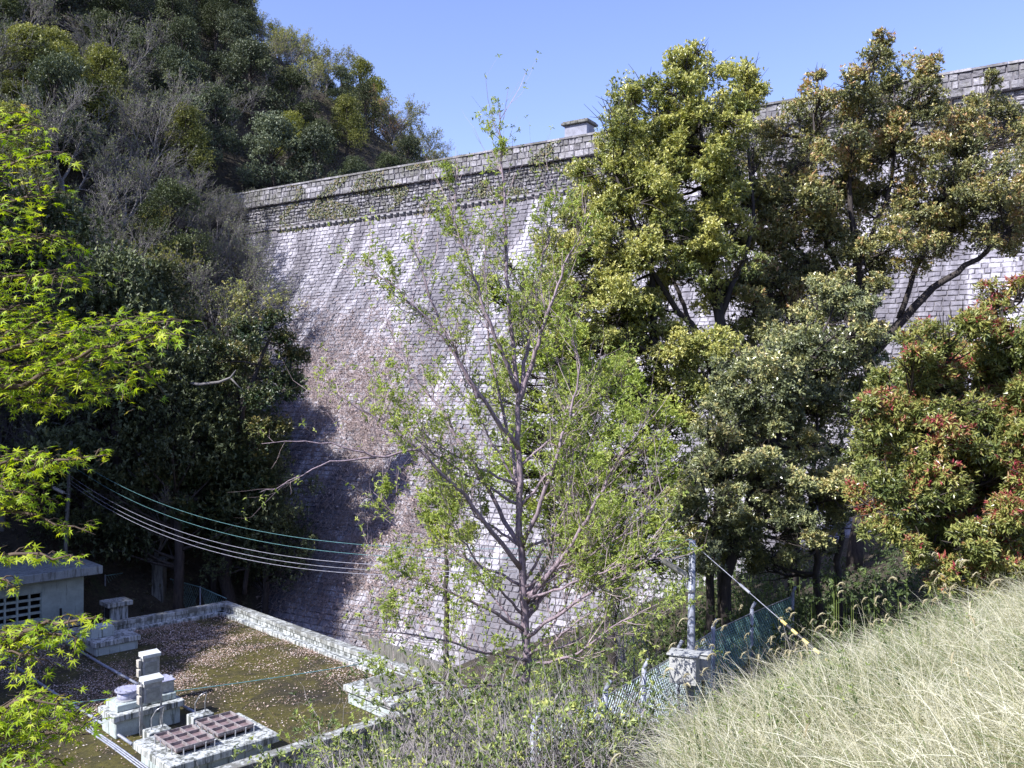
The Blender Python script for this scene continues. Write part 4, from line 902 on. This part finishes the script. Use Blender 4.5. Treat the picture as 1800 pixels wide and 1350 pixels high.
    tufts(ca, rng, tp - b, td, 5, .07, .4, rng.random(len(tp)), spread=.9, droop=.35, upb=-.05)
    pick = rng.integers(0, len(S), len(S) // 6); mp = np.array([S[i][1] for i in pick]); tufts(ca, rng, mp - b, rng.normal(size=mp.shape), 3, .06, .42, rng.random(len(mp)), spread=1.2, droop=.3, upb=0)
    obj('crown', ca, M['budleaf'], t)
sapling()

def thicket():
    """smaller twiggy bushes and the green undergrowth round the sapling foot"""
    k = 0
    spots = [(600, 1262, 14.5, 1.0), (700, 1290, 13.0, 1.2), (800, 1300, 12.6, 1.2), (900, 1310, 12.4, 1.1), (1000, 1290, 13.2, 1.0), (680, 1180, 17.5, 1.5), (780, 1170, 18, 1.6), (1010, 1170, 17.5, 1.5), (1100, 1120, 18, 1.5), (1120, 1290, 12.0, .6), (840, 1190, 16.8, 1.1), (970, 1220, 15.5, 1.1), (620, 1340, 12.5, .9)]
    labs = ['leafy twig bush leaning over the roof parapet corner', 'low twiggy bush in front of the parapet end', 'twiggy bush under the sapling, left of its trunk', 'leafy bush at the sapling foot, in front of the trunk', 'leafy bush right of the sapling foot by the shaded fence', 'pale twiggy bush between kerb wall and sapling', 'tall twiggy bush just left of the sapling trunk', 'tall twiggy bush just right of the sapling trunk', 'twiggy bush left of the steel pole against the trees', 'small green bush at the grass edge below the fence', 'small bush hugging the sapling trunk on its left', 'small bush hugging the sapling trunk on its right', 'low leafy bush at the bottom edge beside the front parapet']
    for (px, py, D, s), lab in zip(spots, labs):
        rng = np.random.default_rng(100 + k); k += 1
        x = at(px, py, D)[0]; b = np.array([x, D, float(G(x, D)) - .1]); b[2] = max(b[2], at(px, py, D)[2] - 1.6)
        b[2] = float(G(x, D)) - .1
        t = thing('twiggy_bush', lab, 'bush', b); S = []; T = []
        for i in range(9):
            d = unit(np.array([rng.normal() * .5, rng.normal() * .5, 1.0])); grow(rng, b + rng.normal(size=3) * [.25, .25, 0], d, rng.uniform(1.0, 1.9) * s, .02 * s, 2, S, T, 1 if i % 2 else 2, .06, .16, .6, .6)
        a = Acc(); segs_to(a, S, b, 3); obj('stems', a, M['twig'], t)
        tp = np.array([q[0] for q in T]); td = np.array([q[1] for q in T]); kk = rng.random(len(tp)) < (.55 if D > 15 else .9); a = Acc()
        tufts(a, rng, tp[kk] - b, td[kk], 6, .075, .42, rng.random(kk.sum()), droop=.2, upb=.1); obj('leaves', a, M['budleaf'] if D > 14 else M['shrub'], t)
    # ground cover
    rng = np.random.default_rng(77); a = Acc(); N = 19000
    Y = rng.uniform(10.5, 21, N); X = rng.uniform(-.42, .34, N) * Y
    lump = .5 + .5 * np.sin(X * 1.9 + 1.2 * np.sin(Y * 1.4)) * np.cos(Y * 1.7 + X); z = G(X, Y); kk = rng.random(N) < (.35 + .65 * lump); X, Y, z, lump = X[kk], Y[kk], z[kk], lump[kk]
    rf = (X * ea[0] + Y * ea[1]); inside = ((np.stack([X, Y], -1) - Rc) @ (-ea) > -.3) & ((np.stack([X, Y], -1) - Rc) @ eb > -.3)
    X, Y, z, lump = X[~inside], Y[~inside], z[~inside], lump[~inside]; n = len(X)
    P = np.stack([X, Y, z + rng.random(n) ** .7 * (.25 + .9 * lump) * np.where(X > .14 * Y, .22, 1)], -1); tufts(a, rng, P, rng.normal(size=P.shape) + [0, 0, .6], 6, .075, .4, rng.random(n) ** .7, upb=.4)
    P0 = np.stack([X, Y, z], -1)
    tw = Acc(); 
    for _ in range(1): e = P + rng.normal(size=P.shape) * [.35, .35, .25] + [0, 0, .15]; prisms(tw, P0 + rng.normal(size=P.shape) * [.15, .15, .05], e, .006, .002, 3, .9)
    tag(obj('dry_twigs', tw, M['twig']), 'mass of dead grey twigs tangled through the bank below the sapling', 'twigs', kind='stuff')
    tag(obj('undergrowth', a, M['shrub']), 'tangled low green ground cover on the bank around the sapling', 'undergrowth', kind='stuff')
    a = Acc(); N = 12000; Y = rng.uniform(19, 41, N); X = rng.uniform(-3.5, 9, N); z = G(X, Y); lump = .5 + .5 * np.sin(X * 1.1 + 1.2 * np.sin(Y * .8)) * np.cos(Y * .9 + X)
    dz = (X - Rc[0]) * (-ea[0]) + (Y - Rc[1]) * (-ea[1]); k9 = (dz < -.4) & (rng.random(N) < .3 + .7 * lump); X, Y, z, lump = X[k9], Y[k9], z[k9], lump[k9]; n = len(X)
    P = np.stack([X, Y, z + rng.random(n) * (.3 + 1.5 * lump)], -1); tufts(a, rng, P, rng.normal(size=P.shape) + [0, 0, .6], 6, .11, .42, rng.random(n) * .5, upb=.3)  # leaf colours held to the dark half to stand for tree shade
    prisms(a, np.stack([X, Y, z], -1)[::3], P[::3], .012, .005, 3, .6)
    tag(obj('brushwood', a, M['shrub']), 'dense green brushwood on the bank between the fence and the dam foot', 'brushwood', kind='stuff')
    # cover under the right hand trees, leaf colours darkened to stand for shade
    a = Acc(); N = 6000; Y = rng.uniform(15, 31, N); X = rng.uniform(.2, .62, N) * Y; z = G(X, Y); n = N
    P = np.stack([X, Y, z + rng.random(n) ** 1.5 * .4], -1); tufts(a, rng, P, rng.normal(size=P.shape) + [0, 0, .6], 5, .10, .45, rng.random(n) * .25, upb=.3)
    tag(obj('ground_cover', a, M['shrub']), 'leafy ground cover coloured dark to stand for shade under the right hand trees', 'ground cover', kind='stuff')
thicket()

# ------------------------------------------------------------ maple, close on the left
def maple_outline():
    lobes = [(-128, .42), (-84, .72), (-42, .92), (0, 1.05), (42, .92), (84, .72), (128, .42)]; pts = [(0, 0)]
    for i, (an, l) in enumerate(lobes):
        th = rad(an); pts.append((l * math.sin(th), l * math.cos(th)))
        if i < 6: m_ = rad((an + lobes[i + 1][0]) / 2); pts.append((.27 * math.sin(m_), .27 * math.cos(m_)))
    return np.array(pts)
MO = maple_outline()
def maple():
    rng = np.random.default_rng(31)
    base = np.array([-5.2, 5.2, float(G(-5.2, 5.2)) - .2])
    t = thing('maple_tree', 'Japanese maple with bright lime green palmate leaves reaching in from the left edge', 'tree', base)
    # sprays: (start px,py,depth) -> (tip px,py,depth), half width in px, leaf count
    sp_ = [((-120, 330, 4.6), (60, 215, 4.3), 38, 90), ((-100, 360, 4.6), (112, 268, 4.1), 22, 60), ((-100, 300, 4.6), (30, 195, 4.5), 40, 60), ((-120, 430, 4.6), (95, 345, 4.2), 38, 130), ((-120, 470, 4.5), (120, 420, 4.3), 45, 170), ((-120, 520, 4.5), (140, 492, 4.3), 42, 170), ((-120, 560, 4.6), (90, 560, 4.4), 40, 110),
           ((-100, 660, 4.4), (318, 565, 3.9), 36, 230), ((-100, 680, 4.5), (262, 640, 4.1), 46, 280), ((-100, 700, 4.6), (215, 690, 4.2), 34, 200), ((-100, 640, 4.6), (150, 590, 4.3), 40, 190), ((40, 680, 4.2), (322, 590, 3.8), 24, 80), ((-60, 640, 4.4), (100, 570, 4.2), 20, 60), ((-100, 720, 4.5), (120, 720, 4.3), 22, 60),
           ((-100, 850, 4.2), (100, 812, 4.0), 26, 110), ((-40, 880, 4.2), (190, 800, 3.9), 15, 66), ((-100, 900, 4.2), (60, 870, 4.0), 30, 80), ((-100, 920, 4.3), (168, 940, 4.0), 15, 60), ((-60, 900, 4.3), (90, 895, 4.1), 20, 50),
           ((-60, 1000, 4.0), (150, 992, 3.8), 12, 42), ((-60, 1050, 4.0), (30, 1035, 3.9), 14, 14), ((20, 1130, 3.9), (200, 1098, 3.7), 10, 30), ((-60, 1150, 4.0), (150, 1130, 3.8), 18, 80), ((-60, 1160, 3.9), (75, 1170, 3.8), 32, 90), ((-60, 1140, 4.0), (60, 1130, 3.9), 18, 40),
           ((-60, 1290, 3.6), (120, 1240, 3.4), 26, 80), ((-60, 1330, 3.6), (160, 1290, 3.4), 28, 90), ((-60, 1300, 3.6), (60, 1260, 3.5), 34, 80), ((-60, 1370, 3.6), (110, 1345, 3.4), 22, 60)]
    ta = Acc(); ca = Acc(); hub = {}
    tube(ta, np.array([base, base + [.1, 0, 1.6], base + [.0, -.2, 3.4], base + [.3, -.3, 5.2], base + [.9, -.3, 7]]) - base, [.16, .13, .11, .08, .03], 10)
    trunk = np.stack([np.interp(np.linspace(0, 3, 30), np.arange(4), np.array([base, base + [.1, 0, 1.6], base + [0, -.2, 3.4], base + [.3, -.3, 5.2]])[:, c]) for c in range(3)], -1)
    LP = []; LD = []; LA = []
    for (s, e, hw, n) in sp_:
        A_ = at(*s); B_ = at(*e); j = np.abs(trunk[:, 2] - (A_[2] - .3)).argmin(); tube(ta, bezier(trunk[j], A_, (0, 0, .1), 6) - base, np.linspace(.035, .014, 6), 6)
        ax = bezier(A_, B_, (0, 0, .06), 9, rng, .012); tube(ta, ax - base, np.linspace(.014, .002, 9), 5)
        D = (s[2] + e[2]) / 2; W = hw / F * D; n = int(n * 1.35)
        # side twigs, alternately left and right, in a nearly level fan
        nt_ = max(6, n // 9); d = unit(B_ - A_); side = unit(np.cross(d, [0, 0, 1.0]))
        for q in range(nt_):
            u = .12 + .85 * (q + rng.random() * .6) / nt_; p = A_ + (B_ - A_) * u + np.array([0, 0, .06 * 4 * u * (1 - u)]); sg = 1 if q % 2 else -1
            ln = W * 2.6 * (1 - .55 * u) * rng.uniform(.6, 1.2); depthish = side * sg * ln * .9 + d * ln * .55 + np.array([0, 0, rng.normal() * W * .55 - .1 * ln])
            e2 = p + depthish; ts = bezier(p, e2, (0, 0, .02), 4); tube(ta, ts - base, np.linspace(.004, .0015, 4), 4, cap=False)
            m = max(4, int(n / nt_))
            uu = rng.uniform(.25, 1.05, m)[:, None]; q3 = p + (e2 - p) * uu + rng.normal(size=(m, 3)) * [.028, .028, .014 + W * .16]
            LP.append(q3); LD.append(unit(depthish)[None] + rng.normal(size=(m, 3)) * [.8, .8, .25] + [0, 0, -.12]); LA.append(np.clip(rng.random(m) * .8 + .2 * rng.random(), 0, 1))
    P = np.concatenate(LP); Dv = unit(np.concatenate(LD)); A = np.concatenate(LA); n = len(P)
    up = unit(np.array([-.1, -.25, 1.0]) + rng.normal(size=(n, 3)) * .38); sd = unit(np.cross(Dv, up)); nn = np.cross(sd, Dv); L = rng.uniform(.022, .048, n)
    K = len(MO); V = P[:, None] - base + (MO[None, :, 0, None] * sd[:, None] + MO[None, :, 1, None] * Dv[:, None]) * L[:, None, None]
    rr = np.linalg.norm(MO, axis=1); V = V - nn[:, None] * (L[:, None] * .22 * rr[None] ** 2)[:, :, None]
    tri = np.array([[0, i, i + 1] for i in range(1, K - 1)]); ca.add(V.reshape(-1, 3), None, (tri[None] + (np.arange(n) * K)[:, None, None]).reshape(-1, 3), np.repeat(A, K))
    prisms(ta, P - base - Dv * .03, P - base, .0012, .0009, 3)
    obj('trunk', ta, M['maple_bark'], t, True); obj('crown', ca, M['maple'], t)
maple()

# ------------------------------------------------------------ the wooded valley side
def evergreen(seed, leaf, H=8.5, R=3.2, nc=28, tn=130, L=.15):
    rng = np.random.default_rng(seed); ta = Acc(); ca = Acc()
    P = np.array([[0, 0, -1.5], [.1, .1, H * .3], [-.1, 0, H * .6], [0, 0, H * .9]]); tube(ta, P, [.22, .17, .11, .03], 7)
    for i in range(nc):
        th = rng.random() * 2 * np.pi; h = rng.random() ** .8; rr = R * (1 - h ** 2.2 * .8) * rng.uniform(.55, 1); c = np.array([rr * math.cos(th) * .8, rr * math.sin(th) * .8, H * (.28 + .66 * h)])
        tube(ta, bezier(np.array([0, 0, c[2] * .75]), c, (0, 0, -.1), 4), [.06, .04, .03, .012], 4)
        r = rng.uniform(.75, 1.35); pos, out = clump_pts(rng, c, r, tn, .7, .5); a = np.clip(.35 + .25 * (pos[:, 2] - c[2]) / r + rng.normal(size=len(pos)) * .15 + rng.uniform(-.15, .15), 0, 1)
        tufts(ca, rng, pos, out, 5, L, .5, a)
    return ta, ca
def bare(seed, H=9.0, leafn=0.0, L=.12, kids=2, lev=4):
    rng = np.random.default_rng(seed); S = []; T = []
    ta = Acc(); tube(ta, [(0, 0, -1.5), (.1, 0, 1.2), (0, .1, 2.4)], [.2, .16, .13], 7)
    for i in range(5):
        th = i * 1.256 + rng.random(); d = unit(np.array([math.cos(th) * .8, math.sin(th) * .8, 1.0])); grow(rng, np.array([0, .1, rng.uniform(1.0, 2.4)]), d, H * .52 * rng.uniform(.8, 1.1), .09, lev - 1, S, T, kids, .05, .14, .60, .62)
    b = np.zeros(3); sp2 = [(p, q, max(a, .011), max(c, .008)) for p, q, a, c in S]; segs_to(ta, sp2, b, 3)
    ca = Acc(); tp = np.array([x[0] for x in T]); td = np.array([x[1] for x in T]); k = rng.random(len(tp)) < max(leafn, .02); tufts(ca, rng, tp[k], td[k], 5, L, .5, rng.random(k.sum()), spread=1.2)
    return ta, ca
def forest():
    rng = np.random.default_rng(9)
    kinds = {}
    def proto(key, mk, leaf, bark): kinds[key] = [(m[0].mesh('trunk'), m[1].mesh('crown')) for m in mk]; \
        [(a.materials.append(bark), c.materials.append(leaf)) for a, c in kinds[key]]
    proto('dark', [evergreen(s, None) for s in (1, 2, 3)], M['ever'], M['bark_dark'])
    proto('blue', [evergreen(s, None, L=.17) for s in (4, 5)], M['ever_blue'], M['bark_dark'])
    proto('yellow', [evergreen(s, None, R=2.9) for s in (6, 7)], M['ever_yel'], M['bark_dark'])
    proto('bare', [bare(s, 9.0, .5, .10) for s in (8, 9, 10)], M['budding'], M['twig_hill'])
    proto('spring', [bare(s, 9.0, .75, .17) for s in (11, 12)], M['spring'], M['twig_hill'])
    proto('russet', [bare(14, 8.0, .7, .17)], M['russet'], M['twig_hill'])
    nm = {'dark': 'evergreen_tree', 'blue': 'evergreen_tree', 'yellow': 'yellow_leaved_tree', 'bare': 'bare_tree', 'spring': 'budding_tree', 'russet': 'russet_tree'}
    look = {'dark': 'dark green dense evergreen', 'blue': 'greyish green dense evergreen', 'yellow': 'yellow green leafy tree', 'bare': 'bare grey twiggy tree', 'spring': 'thin pale green budding tree', 'russet': 'reddish brown budding tree'}
    pts = []
    cand = np.stack([rng.uniform(-75, 12, 9000), rng.uniform(36, 125, 9000)], -1)
    for x, y in cand:
        s = (np.array([x, y]) - DO) @ DT; off = (np.array([x, y]) - DO) @ DN
        z = float(G(x, y)); d_top = TOPZ - z
        if z < -11.8: continue
        hill = -12.5 + ((x + 14) * -.707 + (y - 44) * .707)
        if s > -40 and -4 < off and d_top > -1 and off < np.interp(max(d_top, 0), _d, _o) + .9 : continue
        if x > -27 and y < 41: continue
        if x > -22 and y < 42: continue
        u, v = proj((x, y, z + 6)); u0, v0 = proj((x, y, z))
        if u < -160 or u > 1000 or v > 1350 or v0 < -120: continue
        if off < -2 and v > 420: continue
        sp_ = (2.35 if 60 < v < 560 else 2.9) if off > -3 else 3.6
        if any((x - a) ** 2 + (y - b) ** 2 < sp_ ** 2 for a, b, *_ in pts): continue
        pts.append((x, y, z, u, v, off))
    for x, y, z, u, v, off in pts:
        r = rng.random(); sc_ = rng.uniform(.7, 1.1)
        if off < -2:      # behind the dam
            edge = u > 560 + (v - 60) * .9 or (u > 420 and v < 110)
            if edge: k = 'russet' if (600 < u < 690 and v < 220 and r < .6) else ('spring' if r < .55 else 'bare' if r < .85 else 'dark'); sc_ = rng.uniform(.6, .85)
            else: k = 'blue' if r < .48 else 'dark' if r < .86 else 'bare' if r < .93 else 'yellow'
            if u > 560 and sc_ > .7 and k in ('dark', 'blue'): sc_ = .7
            where = 'on the hillside behind the dam'
        else:
            if v < 60: k = 'bare' if r < .4 else 'dark' if r < .7 else 'blue'
            elif v < 300 and u < 210: k = 'yellow' if r < .6 else 'bare' if r < .85 else 'blue'
            elif v < 230: k = 'yellow' if r < .42 else 'bare' if r < .75 else 'blue'
            elif v < 560: k = 'bare' if r < .86 else 'spring' if r < .94 else 'dark'
            else: k = 'dark' if r < .8 else 'bare'
            where = 'on the slope left of the dam' if v < 620 else 'in the shaded valley bottom behind the hut'
            if y > 62 and x > -26: sc_ *= .75
        m = kinds[k][rng.integers(len(kinds[k]))]; o = thing(nm[k], look[k] + ' ' + where, 'tree', (x, y, z - .2), rng.random() * 6.28, look[k] + 's ' + where)
        s2 = sc_ * rng.uniform(.9, 1.15); o.scale = (sc_, sc_, s2)
        for n_, me in (('trunk', m[0]), ('crown', m[1])):
            c = bpy.data.objects.new(n_, me); C.objects.link(c); c.parent = o
    for x, y, h in ((-16.2, 42.8, 1.55), (-19.8, 44.2, 1.75), (-23.2, 44.5, 1.8), (-15.2, 45.6, 1.5), (-26.8, 44.5, 1.7), (-12.6, 45.2, 1.05)):
        m = kinds['dark'][rng.integers(3)]; o = thing('evergreen_tree', 'tall dark evergreen in the shade at the dam foot, behind the roof corner', 'tree', (x, y, float(G(x, y)) - .3), rng.random() * 6.28, 'tall evergreens at the dam foot'); o.scale = (h * .85, h * .85, h * 1.05)
        for n_, me in (('trunk', m[0]), ('crown', m[1])):
            c = bpy.data.objects.new(n_, me); C.objects.link(c); c.parent = o
    # trees on the bank to the left, outside the frame, added to shade the hut, roof and valley bottom
    for x, y, h in ((-22.6, 23.2, 1.4), (-26.8, 24.5, 1.55), (-27, 15.5, 1.25), (-28, 20, 1.3), (-31, 24, 1.25), (-32, 30, 1.5), (-33, 36, 1.5), (-36, 27, 1.4), (-37, 33, 1.6), (-36, 40, 1.6), (-34.5, 34, 1.5), (-40, 36, 1.6), (-38, 29, 1.5), (-41, 31, 1.5), (-34, 39, 1.4), (-39, 24, 1.4), (-33, 18, 1.2)):
        m = kinds['dark'][rng.integers(3)]; o = thing('evergreen_tree', 'unseen evergreen added on the bank left of the hut to cast shade', 'tree', (x, y, float(G(x, y)) - .3), rng.random() * 6.28, 'unseen shade trees left of the hut'); o.scale = (h, h, h * 1.1)
        for n_, me in (('trunk', m[0]), ('crown', m[1])):
            c = bpy.data.objects.new(n_, me); C.objects.link(c); c.parent = o
    print('forest trees', len(pts))
    # leafy understorey that closes the slope
    a = Acc(); N = 30000; X = rng.uniform(-60, -5, N); Y = rng.uniform(40, 112, N); Z = G(X, Y); off = (np.stack([X, Y], -1) - DO) @ DN; dt = TOPZ - Z
    k = (Z > -12) & ~((off > -4) & (off < np.interp(np.clip(dt, 0, 34), _d, _o) + .6) & (dt > 0)); X, Y, Z = X[k], Y[k], Z[k]; n = len(X)
    P = np.stack([X, Y, Z + rng.random(n) * 1.0], -1); tufts(a, rng, P, rng.normal(size=P.shape) + [0, 0, .5], 5, .19, .5, rng.random(n) * .6)
    tag(obj('understorey', a, M['under']), 'dark leafy understorey covering the steep wooded slope', 'understorey', kind='stuff')
forest()
def dead_limb():
    rng = np.random.default_rng(4); P = np.array([at(x, y, 42) for x, y in ((308, 658), (325, 672), (350, 676), (385, 672), (405, 664), (415, 650))]); a = Acc(); tube(a, P, [.03, .06, .075, .07, .05, .02], 7)
    tube(a, [P[4], at(420, 680, 42), at(432, 690, 42.3)], [.04, .03, .01], 5)
    tag(obj('dead_branch', a, M['twig_hill'], None, True), 'curved bleached dead branch caught among the dark trees', 'branch')
dead_limb()

# ------------------------------------------------------------ dry grass on the near slope
def blades(acc, rng, B, d, L, w0, bend, a, seg=4):
    N = len(B); d = unit(d); hd = d.copy(); hd[:, 2] = 0; hd = unit(hd + rng.normal(size=hd.shape) * [.8, .8, 0] + 1e-4)
    side = unit(np.cross(d, np.array([0, 0, 1.0])) + rng.normal(size=d.shape) * .5); p = B.copy(); cur = d.copy(); L = np.broadcast_to(L, (N,)); rows = []
    for i in range(seg + 1):
        ww = w0 * (1 - (i / seg) ** 1.5 * .85); rows.append(p - side * ww[:, None] / 2); rows.append(p + side * ww[:, None] / 2)
        cur = unit(cur + (hd * .55 - np.array([0, 0, .75]) * (i / seg)) * bend[:, None] / seg * 2.2); p = p + cur * (L / seg)[:, None]
    V = np.stack(rows, 1); m = 2 * (seg + 1); i = np.arange(seg) * 2
    q = np.stack([i, i + 1, i + 3, i + 2], -1)[None] + (np.arange(N) * m)[:, None, None]
    acc.add(V.reshape(-1, 3), q.reshape(-1, 4), None, np.repeat(a, m)); return p, cur
def grass():
    rng = np.random.default_rng(55); a = Acc(); NT = 5200
    Y = 3.2 + 9.6 * rng.random(NT) ** .85; lo = np.interp(Y, [3, 6, 8, 10, 13], [.12, .15, .20, .30, .42]); X = (lo + (.75 - lo) * rng.random(NT)) * Y
    Z = G(X, Y) - .02; per = 24; h = .28 + .30 * rng.random(NT); col = np.clip(.60 + .25 * np.sin(X * 1.1 + 2 * np.sin(Y * .9)) + .15 * np.sin(X * 3.3 + Y * 2.1) + rng.normal(size=NT) * .16, 0, 1)
    g_ = np.sin(X * .9 + 2.2 * np.sin(Y * .7 + .5)) * np.sin(Y * 1.1 - X * .6); col[rng.random(NT) < .06 + .30 * (g_ > .35)] = .10
    I = np.repeat(np.arange(NT), per); n = len(I); B = np.stack([X, Y, Z], -1)[I] + rng.normal(size=(n, 3)) * [.06, .06, 0]
    d = rng.normal(size=(n, 3)) * [.5, .5, .1] + np.stack([.3 * rng.normal(size=NT), .3 * rng.normal(size=NT), 1 + 0 * X], -1)[I] + [-.18, 0, 0]
    blades(a, rng, B, d, h[I] * rng.uniform(.6, 1.35, n), rng.uniform(.004, .010, n), rng.uniform(.15, 1.7, n), np.clip(col[I] + rng.normal(size=n) * .32, 0, 1))
    NL = 15000; I = rng.integers(0, NT, NL); B = np.stack([X, Y, Z], -1)[I] + rng.normal(size=(NL, 3)) * [.1, .1, 0]; d = rng.normal(size=(NL, 3)) * [.35, .35, .1] + [-.1, 0, 1.0]
    blades(a, rng, B, d, rng.uniform(.5, .95, NL), rng.uniform(.004, .008, NL), rng.uniform(.5, 1.8, NL), np.clip(.75 + rng.normal(size=NL) * .25, 0, 1), 6)
    tag(obj('dry_grass', a, M['grass']), 'pale dry arching grass covering the near slope', 'grass', kind='stuff')
    # flowering stems with curled plumes
    a = Acc(); N = 95; Y = rng.uniform(5, 11, N); lo = np.interp(Y, [3, 8, 10, 13], [.13, .20, .30, .42]); X = (lo + (.70 - lo) * rng.random(N)) * Y
    Y[:22] = rng.uniform(9.5, 11.5, 22); X[:22] = rng.uniform(.34, .52, 22) * Y[:22]
    B = np.stack([X, Y, G(X, Y)], -1); d = rng.normal(size=(N, 3)) * [.18, .18, .05] + [-.30, 0, 1]
    hh = rng.uniform(.65, 1.05, N)
    p, c = blades(a, rng, B, d, hh, np.full(N, .0045), rng.uniform(.15, .5, N), rng.random(N) * .5, 5)
    for i in range(N):
        L = rng.uniform(.07, .15); q = p[i].copy(); dd = c[i].copy(); pts = [q.copy()]; hd = unit(np.array([dd[0], dd[1], 0]) + 1e-5)
        for k in range(6): dd = unit(dd + hd * .12 + np.array([0, 0, -.42]) - hd * .16 * (k > 2)); q = q + dd * L / 6; pts.append(q.copy())
        tube(a, pts, [.001, .003, .005, .006, .005, .003, .001], 5, rng.random())
        k2 = 22; j = rng.integers(1, 7, k2); P = np.array(pts)[j] + rng.normal(size=(k2, 3)) * .004; leaves(a, P, rng.normal(size=(k2, 3)) * .6 + dd, rng.normal(size=(k2, 3)), .022, .2, rng.random(k2))
    tag(obj('grass_plumes', a, M['plume']), 'golden curled seed plumes rising above the dry grass', 'grass', kind='stuff')
    # green weeds coming through
    a = Acc(); N = 1100; Y = rng.uniform(3.5, 12, N); X = rng.uniform(.06, .65, N) * Y; k = (np.sin(X * 1.7 + 1) * np.cos(Y * 1.3) > .1); X, Y = X[k], Y[k]; n = len(X); B = np.stack([X, Y, G(X, Y)], -1)
    top = B + np.stack([rng.normal(size=n) * .08 - .08, rng.normal(size=n) * .08, rng.uniform(.3, .62, n)], -1); prisms(a, B, top, .003, .0015, 3, .3)
    for f in (.5, .65, .8, .9, 1.0): tufts(a, rng, B + (top - B) * f, np.tile([0, 0, 1.0], (n, 1)), 3, .035, .4, rng.random(n) * .8, spread=1.3)
    tag(obj('weeds', a, M['shrub']), 'small green leafy weeds scattered through the dry grass', 'weeds', kind='stuff')
grass()
